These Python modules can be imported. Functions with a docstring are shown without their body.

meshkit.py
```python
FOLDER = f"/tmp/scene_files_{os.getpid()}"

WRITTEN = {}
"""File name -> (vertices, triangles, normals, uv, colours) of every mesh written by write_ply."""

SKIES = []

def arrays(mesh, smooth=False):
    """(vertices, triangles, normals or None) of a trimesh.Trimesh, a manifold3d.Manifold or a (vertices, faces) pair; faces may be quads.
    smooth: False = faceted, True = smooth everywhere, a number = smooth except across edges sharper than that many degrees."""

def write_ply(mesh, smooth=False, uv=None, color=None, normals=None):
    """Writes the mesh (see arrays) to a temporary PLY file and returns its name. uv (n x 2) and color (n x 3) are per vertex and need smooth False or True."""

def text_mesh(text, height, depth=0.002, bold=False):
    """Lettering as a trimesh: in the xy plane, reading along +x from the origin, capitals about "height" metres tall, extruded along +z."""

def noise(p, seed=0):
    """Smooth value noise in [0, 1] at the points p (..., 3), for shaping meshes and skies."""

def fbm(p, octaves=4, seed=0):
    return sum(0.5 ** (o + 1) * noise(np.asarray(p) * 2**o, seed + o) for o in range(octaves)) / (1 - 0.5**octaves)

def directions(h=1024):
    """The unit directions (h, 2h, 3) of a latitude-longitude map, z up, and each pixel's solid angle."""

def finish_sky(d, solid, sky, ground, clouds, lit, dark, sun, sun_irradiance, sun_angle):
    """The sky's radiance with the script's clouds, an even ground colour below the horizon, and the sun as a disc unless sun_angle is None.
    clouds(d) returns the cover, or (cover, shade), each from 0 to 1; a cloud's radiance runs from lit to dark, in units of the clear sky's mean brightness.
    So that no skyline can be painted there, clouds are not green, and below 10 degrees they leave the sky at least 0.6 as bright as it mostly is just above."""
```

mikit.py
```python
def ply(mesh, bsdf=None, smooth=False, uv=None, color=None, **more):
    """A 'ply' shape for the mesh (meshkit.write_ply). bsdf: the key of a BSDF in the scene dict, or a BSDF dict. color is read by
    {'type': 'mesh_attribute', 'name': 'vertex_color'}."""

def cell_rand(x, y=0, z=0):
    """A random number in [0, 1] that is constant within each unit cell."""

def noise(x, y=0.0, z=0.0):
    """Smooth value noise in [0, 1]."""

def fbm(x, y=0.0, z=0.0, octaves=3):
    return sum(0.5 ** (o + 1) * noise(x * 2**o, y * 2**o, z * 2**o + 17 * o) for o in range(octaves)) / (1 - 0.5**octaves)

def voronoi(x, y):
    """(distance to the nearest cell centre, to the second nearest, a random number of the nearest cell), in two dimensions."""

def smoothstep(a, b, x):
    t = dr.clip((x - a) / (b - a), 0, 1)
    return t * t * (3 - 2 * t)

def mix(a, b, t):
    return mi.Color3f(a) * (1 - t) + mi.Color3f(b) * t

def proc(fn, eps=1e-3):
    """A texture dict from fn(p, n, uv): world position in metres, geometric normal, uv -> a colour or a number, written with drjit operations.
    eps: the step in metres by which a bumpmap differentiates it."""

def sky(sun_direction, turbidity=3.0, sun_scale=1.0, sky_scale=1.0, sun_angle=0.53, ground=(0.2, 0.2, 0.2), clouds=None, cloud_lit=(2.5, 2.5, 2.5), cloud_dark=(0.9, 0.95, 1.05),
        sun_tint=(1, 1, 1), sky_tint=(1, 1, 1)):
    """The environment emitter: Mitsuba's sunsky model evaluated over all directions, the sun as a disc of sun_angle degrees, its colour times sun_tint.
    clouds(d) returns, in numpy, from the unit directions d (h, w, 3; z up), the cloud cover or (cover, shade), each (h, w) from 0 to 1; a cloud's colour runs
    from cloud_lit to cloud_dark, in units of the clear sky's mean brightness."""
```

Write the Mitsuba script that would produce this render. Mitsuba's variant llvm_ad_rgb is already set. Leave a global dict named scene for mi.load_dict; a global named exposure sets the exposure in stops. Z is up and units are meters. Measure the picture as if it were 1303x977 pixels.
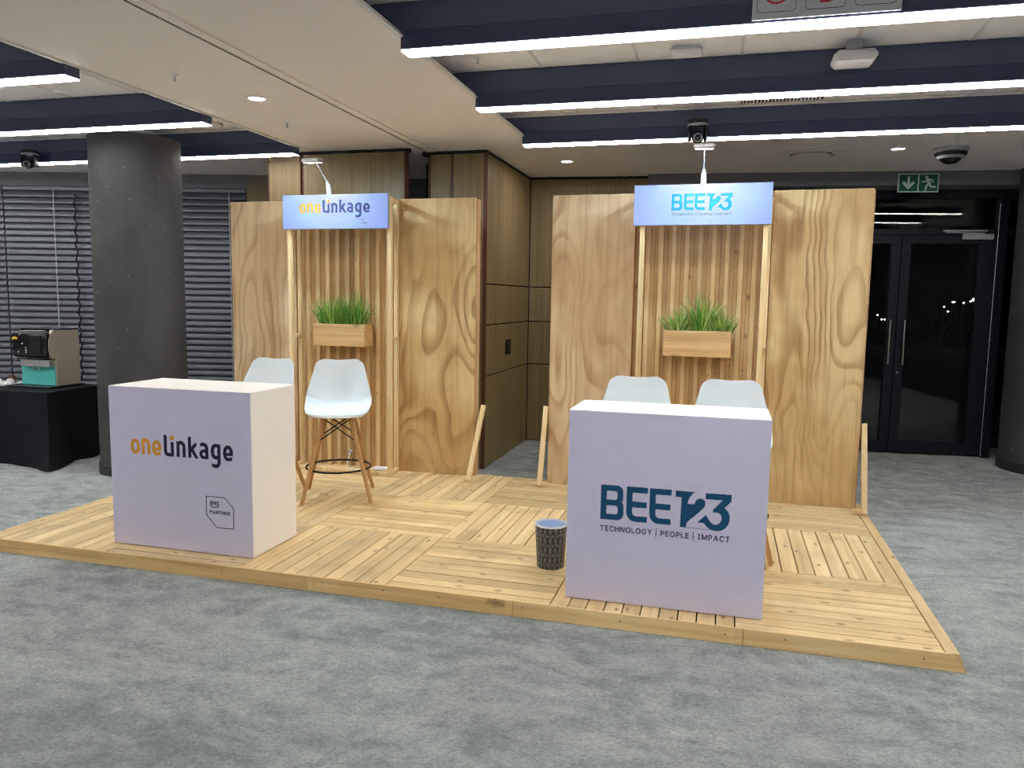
import math, random
import numpy as np
import trimesh
import drjit as dr
import mitsuba as mi
import mikit, meshkit
from mikit import noise, fbm, cell_rand, smoothstep, mix
from shapely.geometry import Polygon, LineString, Point, box as sbox
from shapely.ops import unary_union
from shapely import affinity

random.seed(7)
RNG = np.random.default_rng(7)
T = mi.ScalarTransform4f
scene, labels = {}, {}

# ---------------------------------------------------------------- camera, light level
CAM = np.array([4.876, -4.078, 1.785])
FWD = np.array([-0.2603, 0.9593, -0.1091])
UPV = np.array([-0.0439, 0.1010, 0.9939])
scene['camera'] = {'type': 'perspective', 'fov': 66.79, 'fov_axis': 'x', 'near_clip': 0.05, 'far_clip': 400.0,
                   'to_world': T().look_at(origin=CAM.tolist(), target=(CAM + FWD).tolist(), up=UPV.tolist())}
exposure = 0.22
LED_L = 13.0          # radiance of the ceiling strips
DOWN_L = 190.0
LAMP_L = 480.0


def lin(r, g, b):
    return [(c / 255 / 12.92 if c / 255 < 0.04045 else ((c / 255 + 0.055) / 1.055) ** 2.4) for c in (r, g, b)]


# ---------------------------------------------------------------- materials
def mat(key, color, rough=0.5, metal=0.0, spec=0.5, two=True, bump=None, **more):
    d = {'type': 'principled', 'roughness': rough, 'metallic': metal, 'specular': spec, **more}
    d['base_color'] = color if isinstance(color, dict) else {'type': 'rgb', 'value': list(color)}
    if bump:
        d = {'type': 'bumpmap', 'arbitrary': mikit.proc(bump[0], bump[2]), 'scale': bump[1], 'bsdf': d}
    if two:
        d = {'type': 'twosided', 'bsdf': d}
    scene['mat_' + key] = d
    return 'mat_' + key


def carpet_fn(p, n, uv):
    # loop pile: warped streaky blotches at several scales plus pile speckle
    wx = p.x + 0.22 * noise(p.x * 2.3, p.y * 2.3)
    wy = p.y + 0.22 * noise(p.x * 2.3 + 9, p.y * 2.3 + 4)
    a = fbm(wx * 5.5, wy * 13, 0.0, 4)
    b = fbm(wx * 15 + 31, wy * 12 + 7, 2.0, 3)
    big = noise(p.x * 0.9 + 4, p.y * 1.1)
    s = noise(p.x * 170, p.y * 170)
    s2 = noise(p.x * 70, p.y * 100)
    t = smoothstep(0.2, 0.8, 0.5 * a + 0.3 * b + 0.2 * big)
    c = mix(lin(118, 123, 124), lin(154, 158, 156), t)
    return c * (0.74 + 0.34 * s + 0.28 * s2 - 0.05)


mat('carpet', mikit.proc(carpet_fn), 0.95, spec=0.1)


def wood_fn(along, across, third, c_dark, c_mid, c_light, width=0.1, length=1.0, knots=0.5, off=0.0, grime=0.0, module=0.0):
    """Planed pine boards: tone per board, streaky grain, a few knots. along/across/third: axis indices."""
    def fn(p, n, uv):
        q = [p.x, p.y, p.z]
        u, v, w = q[along], q[across], q[third]
        bi, mj = dr.floor((v + off) / width), dr.floor(u / length)
        r1, r2, r3 = cell_rand(bi, mj, 3), cell_rand(bi, mj, 11), cell_rand(bi, mj, 23)
        vv = v + w
        wob = 0.02 * noise(u * 1.8 + r1 * 40, vv * 5 + r2 * 9)
        g = 0.6 * fbm(u * 1.1 + 37 * r1, (vv + wob) * 42 + 19 * r2, 0.0, 3) + 0.4 * fbm(u * 1.7 + 9 * r1, vv * 9 + 7 * r2, 3.0, 2)
        fine = noise(u * 7 + r2 * 11, vv * 330, 5.0)
        c = mix(mix(c_dark, c_mid, smoothstep(0.2, 0.5, g)), c_light, smoothstep(0.45, 0.8, g))
        c = c * (0.84 + 0.26 * r3) * (0.96 + 0.08 * fine)
        if module:
            c = c * (1 - module * cell_rand(dr.floor(p.x), dr.floor(p.y), 71)) * mix((1, 1, 1), (1, 0.96, 0.88), cell_rand(dr.floor(p.x), dr.floor(p.y), 73))
        # knots: one candidate per board and cell along it
        ku = u * 2.6 + r1 * 5
        kc, kf = dr.floor(ku), ku - dr.floor(ku)
        k1, k2 = cell_rand(kc, bi, 41), cell_rand(kc, bi, 43)
        dv = (v + off) / width - bi - (0.25 + 0.5 * k2)
        du = (kf - (0.3 + 0.4 * cell_rand(kc, bi, 47))) / 2.6 / width
        d = dr.sqrt(du * du * 0.30 + dv * dv * 1.3)
        kn = dr.select(k1 < knots, 1 - smoothstep(0.06, 0.24, d + 0.07 * noise(u * 60, v * 60)), 0)
        c = mix(c, lin(116, 86, 56), 0.72 * kn)
        if grime:
            gr = smoothstep(0.55, 0.85, fbm(p.x * 4.1 + 3, p.y * 4.3 + 8, 0.0, 3))
            c = c * (1 - grime * gr)
        return c
    return fn


P_D, P_M, P_L = lin(202, 174, 128), lin(218, 190, 142), lin(230, 206, 160)
mat('plank_x', mikit.proc(wood_fn(0, 1, 2, P_D, P_M, P_L, knots=0.42, grime=0.16, module=0.22)), 0.55)
mat('plank_y', mikit.proc(wood_fn(1, 0, 2, P_D, P_M, P_L, knots=0.42, grime=0.16, module=0.12)), 0.55)
mat('fascia', mikit.proc(wood_fn(0, 2, 1, lin(204, 164, 106), lin(224, 186, 126), lin(236, 206, 150), width=0.2, length=1.25, knots=0.3)), 0.5)
mat('batten', mikit.proc(wood_fn(2, 0, 1, lin(200, 168, 120), lin(212, 182, 134), lin(220, 192, 146), width=0.0525, length=3.5, knots=0.16)), 0.5)
mat('backing', mikit.proc(wood_fn(2, 0, 1, lin(184, 150, 104), lin(196, 162, 114), lin(206, 174, 126), width=0.105, length=3.5, knots=0.25, off=0.02)), 0.5)
mat('post', mikit.proc(wood_fn(2, 0, 1, lin(206, 170, 118), lin(226, 196, 146), lin(238, 216, 172), width=0.17, length=3.5, knots=0.12, off=0.03)), 0.5)
mat('planter_wood', mikit.proc(wood_fn(0, 2, 1, lin(186, 144, 92), lin(206, 166, 112), lin(222, 188, 138), width=0.24, length=2.0, knots=0.3)), 0.5)
mat('leg_wood', mikit.proc(wood_fn(2, 0, 1, lin(166, 118, 68), lin(190, 142, 88), lin(206, 160, 104), width=0.8, length=3.0, knots=0.0)), 0.4)
mat('knot', lin(70, 46, 28), 0.6)


def ply_fn(c_dark, c_mid, c_light, seed, figure=0.55):
    """Rotary-cut pine plywood: soft nested cathedral contours of a stretched noise field, blotchy tone."""
    def fn(p, n, uv):
        x, z = p.x + seed, p.z
        wx = x + 0.09 * noise(x * 2.6, z * 1.6, seed) + 0.035 * noise(x * 8, z * 6, seed)
        wz = z + 0.18 * noise(x * 3.0, z * 2.2, seed + 9)
        h = fbm(wx * 2.3, wz * 0.55, seed, 2) + 0.10 * noise(wx * 6, wz * 2.4, seed)
        f = h * 10.5
        r = f - dr.floor(f)
        ring = smoothstep(0.40, 0.88, r) * (1 - smoothstep(0.88, 1.0, r))
        strength = smoothstep(0.42, 0.72, fbm(x * 1.9 + 5, z * 1.2, seed + 3, 3))
        patch = fbm(x * 1.6 + 2, z * 1.9 + 7, seed, 4)
        fine = noise(x * 260, z * 7, seed)
        mid = fbm(x * 34, z * 1.7, seed, 3)
        c = mix(c_mid, c_light, smoothstep(0.35, 0.68, patch))
        c = mix(c, c_dark, figure * ring * (0.25 + 0.75 * strength) + 0.28 * smoothstep(0.45, 0.8, mid))
        st = smoothstep(0.62, 0.8, fbm(x * 2.4 + 8, z * 1.5 + 3, seed + 5, 3))
        c = mix(c, c_dark, 0.35 * st)
        v = mikit.voronoi(x * 5.3, z * 3.1)
        kn = dr.select(v[2] < 0.05, 1 - smoothstep(0.01, 0.06, v[0]), 0)
        c = mix(c, lin(150, 104, 60), 0.6 * kn)
        return c * (0.95 + 0.09 * fine)
    return fn


mat('ply_pale', mikit.proc(ply_fn(lin(164, 122, 80), lin(200, 168, 126), lin(214, 188, 150), 3.0)), 0.45)
mat('ply_gold', mikit.proc(ply_fn(lin(160, 118, 68), lin(202, 168, 114), lin(220, 192, 142), 11.0, 0.72)), 0.45)
mat('ply_edge', mikit.proc(wood_fn(2, 1, 0, lin(178, 132, 88), lin(200, 158, 112), lin(214, 176, 132), width=0.25, length=3.0, knots=0.2)), 0.55)


def veneer_fn(p, n, uv):
    a = p.x + p.y
    g = fbm(a * 70, p.z * 1.1, 1.0, 3)
    f = noise(a * 420, p.z * 6)
    big = noise(a * 3.1, p.z * 0.5, 4.0)
    c = mix(lin(108, 93, 63), lin(148, 129, 90), 0.75 * g + 0.25 * big)
    return c * (0.9 + 0.18 * f)


mat('veneer', mikit.proc(veneer_fn), 0.5)
mat('veneer_trim', lin(96, 62, 44), 0.5)
mat('shadow_gap', lin(18, 17, 17), 0.7)

mat('soffit', lin(243, 238, 234), 0.8, spec=0.2)
mat('ceiling_tile', lin(246, 246, 246), 0.85, spec=0.2)
mat('tile_bar', lin(222, 222, 222), 0.5)
mat('beam_paint', lin(62, 72, 98), 0.3, spec=0.5)
mat('beam_paint_low', lin(50, 60, 88), 0.35, spec=0.4)
mat('grey_wall', lin(112, 114, 120), 0.7)
mat('dark_wall', lin(52, 54, 60), 0.7)
mat('pale_wall', lin(225, 222, 216), 0.8)


def column_fn(p, n, uv):
    m = fbm(p.x * 5 + p.y * 5, p.z * 3.0, 1.0, 3)
    sp = noise(p.x * 160 + p.y * 90, p.z * 160)
    v = mikit.voronoi((p.x + p.y) * 6, p.z * 6)
    chip = dr.select((v[2] < 0.18) & (v[0] < 0.035), 1.0, 0.0)
    c = mix(lin(58, 58, 60), lin(76, 75, 76), m) * (0.92 + 0.16 * sp)
    return mix(c, lin(150, 148, 142), 0.7 * chip)


mat('column', mikit.proc(column_fn), 0.6, spec=0.3)
mat('column_base', lin(40, 41, 45), 0.5)
mat('white_laminate', lin(244, 240, 234), 0.35)
mat('counter_vinyl', lin(220, 216, 244), 0.4)
mat('sign_face', lin(146, 162, 226), 0.35)
mat('ink_blue', lin(14, 78, 118), 0.4)
mat('ink_blue_bright', lin(20, 128, 200), 0.4)
mat('ink_slate', lin(52, 66, 96), 0.45)
mat('ink_navy', lin(26, 26, 60), 0.4)
mat('ink_indigo', lin(48, 60, 130), 0.4)
mat('ink_orange', lin(226, 162, 60), 0.4)
mat('ink_grey', lin(70, 66, 78), 0.45)
mat('shell_white', lin(216, 226, 231), 0.3, clearcoat=0.3)
mat('black_metal', lin(34, 26, 24), 0.4, metal=0.3)
mat('black_gloss', lin(10, 9, 14), 0.08, clearcoat=0.6)
mat('black_satin', lin(22, 22, 26), 0.4)
mat('taupe', lin(186, 174, 156), 0.4)
mat('chrome', lin(200, 200, 205), 0.2, metal=1.0)
mat('steel', lin(190, 190, 190), 0.32, metal=1.0)
mat('teal_panel', lin(96, 206, 198), 0.3)
mat('cloth_black', lin(20, 21, 28), 0.75, spec=0.2)
mat('white_gloss', lin(240, 240, 242), 0.2)
mat('white_plastic', lin(236, 238, 244), 0.4)
mat('grey_plastic', lin(170, 172, 178), 0.45)
mat('silver', lin(214, 214, 216), 0.35, metal=0.7)
mat('lamp_sleeve', lin(190, 215, 232), 0.35)
mat('frame_dark', lin(20, 25, 37), 0.45, spec=0.3)
mat('sign_green', lin(14, 96, 72), 0.5)
mat('sign_white', lin(205, 220, 214), 0.5)
mat('board_white', lin(214, 218, 228), 0.45)
mat('picto_red', lin(190, 50, 78), 0.5)
mat('brown', lin(96, 62, 48), 0.6)
mat('yellow', lin(232, 190, 60), 0.5)
mat('soil', lin(52, 40, 30), 0.9)
scene['mat_pane'] = {'type': 'thindielectric', 'int_ior': 1.5}


def slat_fn(p, n, uv):
    return mi.Color3f(lin(100, 103, 112)) * (0.94 + 0.1 * noise(p.x * 9, p.z * 40, p.y * 9))


mat('slat', mikit.proc(slat_fn), 0.38, metal=0.35, two=True)


def leaf(key, c):
    scene['mat_' + key] = {'type': 'twosided', 'bsdf': {'type': 'principled', 'base_color': {'type': 'rgb', 'value': lin(*c)}, 'roughness': 0.5, 'specular': 0.35}}


leaf('grass', (92, 140, 52))
leaf('grass_light', (160, 186, 84))
leaf('grass_dry', (196, 190, 140))


def bin_fn(p, n, uv):
    ang = dr.atan2(p.y - BINC[1], p.x - BINC[0]) / (2 * math.pi) * 18.0
    z = (p.z - DECK) / 0.0316
    lines = mi.Float(0)
    for a in (z * 1.0, ang + z * 0.5, ang - z * 0.5, ang):
        s = 0.5 if a is ang else 1.0
        d = dr.abs(a - dr.floor(a + 0.5))
        lines = dr.maximum(lines, 1 - smoothstep(0.02, 0.055, d))
    return mix(lin(20, 19, 22), lin(196, 198, 206), lines * 0.55)


DECK = 0.085
BINC = (3.865, 0.66)
mat('bin_print', mikit.proc(bin_fn), 0.4)
mat('bin_inner', lin(196, 212, 236), 0.45)


# ---------------------------------------------------------------- mesh helpers
def rbox(x0, x1, y0, y1, z0, z1, b=0.0):
    """Box with chamfered edges."""
    if b <= 0:
        m = trimesh.creation.box(bounds=[[x0, y0, z0], [x1, y1, z1]])
        return m
    b = min(b, 0.45 * (x1 - x0), 0.45 * (y1 - y0), 0.45 * (z1 - z0))
    pts = []
    for sx in (0, 1):
        for sy in (0, 1):
            for sz in (0, 1):
                c = np.array([(x0, x1)[sx], (y0, y1)[sy], (z0, z1)[sz]])
                s = np.array([1 - 2 * sx, 1 - 2 * sy, 1 - 2 * sz]) * b
                pts += [c + s * [0, 1, 1], c + s * [1, 0, 1], c + s * [1, 1, 0]]
    return trimesh.convex.convex_hull(np.array(pts))


def tube(p0, p1, r0, r1=None, n=12, caps=True):
    p0, p1 = np.asarray(p0, float), np.asarray(p1, float)
    r1 = r0 if r1 is None else r1
    L = np.linalg.norm(p1 - p0)
    m = trimesh.creation.revolve(np.array([[0, 0], [r0, 0], [r1, L], [0, L]]), sections=n)
    m.apply_transform(trimesh.geometry.align_vectors([0, 0, 1], (p1 - p0) / L))
    m.apply_translation(p0)
    return m


def lathe(profile, center=(0, 0, 0), n=40):
    m = trimesh.creation.revolve(np.array(profile, float), sections=n)
    if m.is_watertight and m.volume < 0:
        m.invert()
    m.apply_translation(center)
    return m


def path_tube(pts, r, n=8, closed=False):
    pts = np.asarray(pts, float)
    ang = np.arange(n) * 2 * math.pi / n
    V, F = [], []
    N = len(pts)
    ref = np.array([0.13, 0.21, 0.97])
    for i in range(N):
        a, b = pts[(i - 1) % N if closed else max(i - 1, 0)], pts[(i + 1) % N if closed else min(i + 1, N - 1)]
        t = (b - a) / np.linalg.norm(b - a)
        u = np.cross(t, ref); u /= np.linalg.norm(u)
        w = np.cross(t, u)
        for c in ang:
            V.append(pts[i] + r * (math.cos(c) * u + math.sin(c) * w))
    for i in range(N if closed else N - 1):
        for k in range(n):
            a, b = i * n + k, i * n + (k + 1) % n
            c, d = ((i + 1) % N) * n + k, ((i + 1) % N) * n + (k + 1) % n
            F += [[a, b, d], [a, d, c]]
    if not closed:
        V += [pts[0], pts[-1]]
        for k in range(n):
            F += [[N * n, (k + 1) % n, k], [N * n + 1, (N - 1) * n + k, (N - 1) * n + (k + 1) % n]]
    m = trimesh.Trimesh(np.array(V), np.array(F), process=False)
    m.fix_normals() if n < 3 else None
    if m.volume < 0:
        m.invert()
    return m


def bar(p0, p1, w, d, b=0.002):
    """Square lumber from p0 to p1 (centre line); w along x, d in the other direction."""
    p0, p1 = np.asarray(p0, float), np.asarray(p1, float)
    L = np.linalg.norm(p1 - p0)
    m = rbox(-w / 2, w / 2, -d / 2, d / 2, 0, L, b)
    z = (p1 - p0) / L
    x = np.array([1.0, 0, 0]); x -= z * (x @ z)
    if np.linalg.norm(x) < 1e-3:
        x = np.array([0, 1.0, 0])
    x /= np.linalg.norm(x)
    M = np.eye(4); M[:3, 0], M[:3, 1], M[:3, 2], M[:3, 3] = x, np.cross(z, x), z, p0
    m.apply_transform(M)
    return m


def cat(*ms):
    return trimesh.util.concatenate(list(ms))


def extrude(shape, depth):
    return cat(*[trimesh.creation.extrude_polygon(g, depth, engine='earcut') for g in getattr(shape, 'geoms', [shape]) if g.area > 1e-9])


def frame_xz(mesh, origin, ang=0.0):
    """Flat lettering (xy plane, +z out) stood upright: x stays x, y becomes z, +z faces -y; then turned by ang and moved."""
    M = np.array([[1, 0, 0, 0], [0, 0, -1, 0], [0, 1, 0, 0], [0, 0, 0, 1.0]])
    m = mesh.copy(); m.apply_transform(M)
    return place(m, origin, ang)


def place(m, origin, ang=0.0):
    m = m.copy()
    m.apply_transform(trimesh.transformations.rotation_matrix(ang, [0, 0, 1]))
    m.apply_translation(origin)
    return m


COUNT = {}


def key_for(name, parent=None):
    full = f'{parent}__{name}' if parent else name
    n = COUNT.get(full, -1) + 1
    COUNT[full] = n
    return full if n == 0 else f'{full}_{n:03d}'


def tag(key, label=None, category=None, group=None, kind=None):
    d = labels.setdefault(key, {})
    for k, v in (('label', label), ('category', category), ('group', group), ('kind', kind)):
        if v:
            d[k] = v


def thing(name, label, category, group=None):
    k = key_for(name)
    tag(k, label, category, group)
    return k


def obj(name, mesh, m, parent=None, smooth=False, label=None, **more):
    k = key_for(name, parent)
    scene[k] = mikit.ply(mesh, 'mat_' + m, smooth=smooth, **more)
    if label:
        tag(k, label)
    return k


def struct(name, mesh, m, smooth=False, label=None, parent=None):
    k = obj(name, mesh, m, parent, smooth)
    if not parent:
        tag(k, label, None, None, 'structure')
    return k


def emitter(rgb):
    return {'type': 'area', 'radiance': {'type': 'rgb', 'value': list(rgb)}}


mat('lens', lin(240, 240, 240), 0.5)

# ================================================================ THE SETTING
HS, HR = 3.27, 3.448          # soffit plane, recessed tile plane
RX0, RX1, LX0, LX1 = 3.02, 8.9, -7.5, 0.668
RI, LI = 2.35, 1.30            # the recesses run on above the thin soffit plate
BEAM_Y = [0.20 + 1.385 * k for k in range(-3, 3)]       # front faces of the light beams
BEAM_D = 0.135
YB0, YB1 = BEAM_Y[0] - 1.2, BEAM_Y[-1] + BEAM_D
struct('floor', rbox(-9, 11, -11.5, 6.9, -0.05, 0), 'carpet', label='grey mottled carpet floor')
# soffit-level ceiling with two openings; a slot for the partition track
outer = sbox(-9, -11.5, 11, 7.2)
holes = unary_union([sbox(RX0, YB0, RX1, YB1), sbox(LX0, YB0, LX1, YB1), sbox(1.832, -3.0, 1.874, 3.62)])
struct('ceiling', place(extrude(outer.difference(holes), 0.022), (0, 0, HS)), 'soffit', label='cream plastered ceiling at soffit level')
CE = 'ceiling'
obj('recess_side', cat(rbox(RI - 0.03, RI, YB0, YB1 + 0.03, HS + 0.023, HR + 0.03), rbox(LI, LI + 0.03, YB0, YB1 + 0.03, HS + 0.023, HR + 0.03), rbox(RI, RX1 + 0.1, YB1, YB1 + 0.03, HS + 0.023, HR + 0.03), rbox(LX0 - 0.1, LI, YB1, YB1 + 0.03, HS + 0.023, HR + 0.03), rbox(RI, RX1 + 0.1, YB0 - 0.03, YB0, HS + 0.023, HR + 0.03), rbox(LX0 - 0.1, LI, YB0 - 0.03, YB0, HS + 0.023, HR + 0.03), rbox(RX1 + 0.002, RX1 + 0.03, YB0, YB1, HS + 0.023, HR + 0.03), rbox(LX0 - 0.03, LX0 - 0.002, YB0, YB1, HS + 0.023, HR + 0.03)), 'soffit', CE)
obj('track_channel', rbox(1.8325, 1.8735, -2.99, 3.61, HS + 0.006, HS + 0.02), 'shadow_gap', CE, label='dark slot of the folding partition track')
obj('track_trim', cat(rbox(1.8745, 1.95, -3.0, 3.55, HS - 0.012, HS - 0.0005, 0.003)), 'soffit', CE)
for x, s in ((RX0, -1), (LX1, 1)):
    obj('soffit_lip', rbox(x - 0.012 if s < 0 else x - 0.02, x + 0.02 if s < 0 else x + 0.012, YB0, YB1, HS - 0.014, HS - 0.0005, 0.002), 'tile_bar', CE, label='slim pale edge trim of the ceiling recess')
struct('trim_1', rbox(LX0 - 0.2, RX1 + 0.2, YB0 - 0.2, YB1 + 0.2, HR + 0.03, HR + 0.08), 'ceiling_tile', label='slab above the ceiling tiles')
# recessed tiles, bay by bay, built singly where the photo shows them
for side, xa, xb in (('R', RI, 8.75), ('L', -5.5, LI)):
    for k in range(len(BEAM_Y) - 3, len(BEAM_Y)):
        ya, yb = BEAM_Y[k - 1] + BEAM_D, BEAM_Y[k]
        xs = [xa] + [x for x in (2.835 + 0.692 * j for j in range(-14, 12)) if xa + 0.1 < x < xb] + [xb]
        for a, b in zip(xs[:-1], xs[1:]):
            obj('ceiling_tile', rbox(a + 0.003, b - 0.003, ya, yb, HR, HR + 0.012, 0.002), 'ceiling_tile', CE)
        obj('tile_bar', cat(*[rbox(x - 0.011, x + 0.011, ya, yb, HR - 0.005, HR + 0.01) for x in xs[1:-1]]), 'tile_bar', CE)
for xa, xb in ((8.75, RX1), (LX0, -5.5)):
    obj('ceiling_border', rbox(xa, xb, YB0, YB1, HR, HR + 0.012), 'ceiling_tile', CE)
obj('ceiling_border', cat(rbox(RI, 8.75, YB0, BEAM_Y[len(BEAM_Y) - 4] + BEAM_D, HR, HR + 0.012), rbox(-5.5, LI, YB0, BEAM_Y[len(BEAM_Y) - 4] + BEAM_D, HR, HR + 0.012)), 'ceiling_tile', CE)

# walls out of view
struct('wall_behind', rbox(-9, 11, -11.6, -11.5, 0, HS), 'pale_wall', label='pale wall behind the camera')
struct('wall_left', rbox(-9.1, -9, -11.5, 7.2, 0, HS), 'grey_wall', label='grey wall beyond the left ceiling lights')
struct('wall_right', rbox(10.2, 10.3, -11.5, 7.2, 0, HS), 'dark_wall', label='dark wall at the far right')

# timber lined passage between the stands
SEAMS = [0.0, 0.975, 1.508, 1.933, 3.245]
struct('wall_passage', rbox(2.44, 2.492, 3.58, 5.40, 0, HS), 'shadow_gap', label='timber panelled side wall of the passage between the stands')
for a, b in zip(SEAMS[:-1], SEAMS[1:]):
    obj('panel', rbox(2.470, 2.505, 3.605, 5.375, a + 0.006, b - 0.006, 0.003), 'veneer', 'wall_passage')
obj('corner_trim', rbox(2.46, 2.508, 3.574, 3.598, 0, 3.245, 0.002), 'veneer_trim', 'wall_passage')
ANG_B = math.atan2(0.094, 0.996)
BO = (2.5, 5.39, 0.0)
struct('wall_back', place(rbox(0, 3.3, 0.0, 0.06, 0, HS), BO, ANG_B), 'shadow_gap', label='timber panelled wall at the end of the passage')
for a, b in zip(SEAMS[:-1], SEAMS[1:]):
    obj('panel', place(rbox(0.012, 1.45, -0.012, 0.02, a + 0.006, b - 0.006, 0.003), BO, ANG_B), 'veneer', 'wall_back')
obj('panel', place(rbox(1.46, 3.28, -0.01, 0.02, 0, 3.12), BO, ANG_B), 'dark_wall', 'wall_back')
# bulkhead over the doors
DO = (6.634, 6.04, 0.0)


def D(m):
    return place(m, DO, ANG_B)


struct('trim_2', D(rbox(-2.75, 2.2, -0.42, 0.5, 3.115, HS)), 'grey_wall', label='grey bulkhead above the glass doors')
# glass doors
struct('trim_3', D(cat(rbox(-2.7, 1.95, -0.03, 0.08, 3.02, 3.115), rbox(-2.7, 1.95, -0.02, 0.06, 2.60, 2.672, 0.004),
                       rbox(1.235, 1.33, -0.04, 0.08, 0, 3.02, 0.004), rbox(-0.80, -0.72, -0.04, 0.08, 0, 3.02, 0.004), rbox(-2.7, -2.62, -0.04, 0.08, 0, 3.02))), 'frame_dark', label='dark metal frame around the glass doors')
obj('transom_pane', D(trimesh.creation.box(bounds=[[-0.72, 0.018, 2.672], [1.235, 0.0185, 3.02]])), 'pane', 'trim_3')
scene['trim_3__transom_pane'] = mikit.ply(D(trimesh.Trimesh([[-0.72, 0.02, 2.672], [1.235, 0.02, 2.672], [1.235, 0.02, 3.02], [-0.72, 0.02, 3.02]], [[0, 1, 2], [0, 2, 3]], process=False)), 'mat_pane')
obj('side_pane', D(trimesh.Trimesh([[-2.62, 0.02, 0.05], [-0.8, 0.02, 0.05], [-0.8, 0.02, 3.02], [-2.62, 0.02, 3.02]], [[0, 1, 2], [0, 2, 3]], process=False)), 'pane', 'trim_3')
obj('edge_strip', D(tube((1.228, -0.046, 0.02), (1.228, -0.046, 2.95), 0.004)), 'silver', 'trim_3', label='thin bright strip beside the door jamb')


def door(n, s0, s1, hs, lab):
    k = struct(f'door_{n}', D(cat(rbox(s0, s0 + 0.105, -0.025, 0.045, 0.03, 2.60, 0.004), rbox(s1 - (0.105 if n == 1 else 0.17), s1, -0.025, 0.045, 0.03, 2.60, 0.004),
                                  rbox(s0 + 0.1, s1 - 0.1, -0.024, 0.044, 0.03, 0.155, 0.004), rbox(s0 + 0.1, s1 - 0.1, -0.024, 0.044, 2.50, 2.60, 0.004))), 'frame_dark', label=lab)
    obj('pane', D(trimesh.Trimesh([[s0 + .1, 0.01, 0.15], [s1 - .1, 0.01, 0.15], [s1 - .1, 0.01, 2.51], [s0 + .1, 0.01, 2.51]], [[0, 1, 2], [0, 2, 3]], process=False)), 'pane', k)
    h = cat(tube((hs, -0.085, 1.08), (hs, -0.085, 1.61), 0.014), tube((hs, -0.085, 1.16), (hs, -0.02, 1.16), 0.008), tube((hs, -0.085, 1.53), (hs, -0.02, 1.53), 0.008))
    obj('handle', D(h), 'steel', k, smooth=40, label='tall steel pull handle')
    return k


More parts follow.
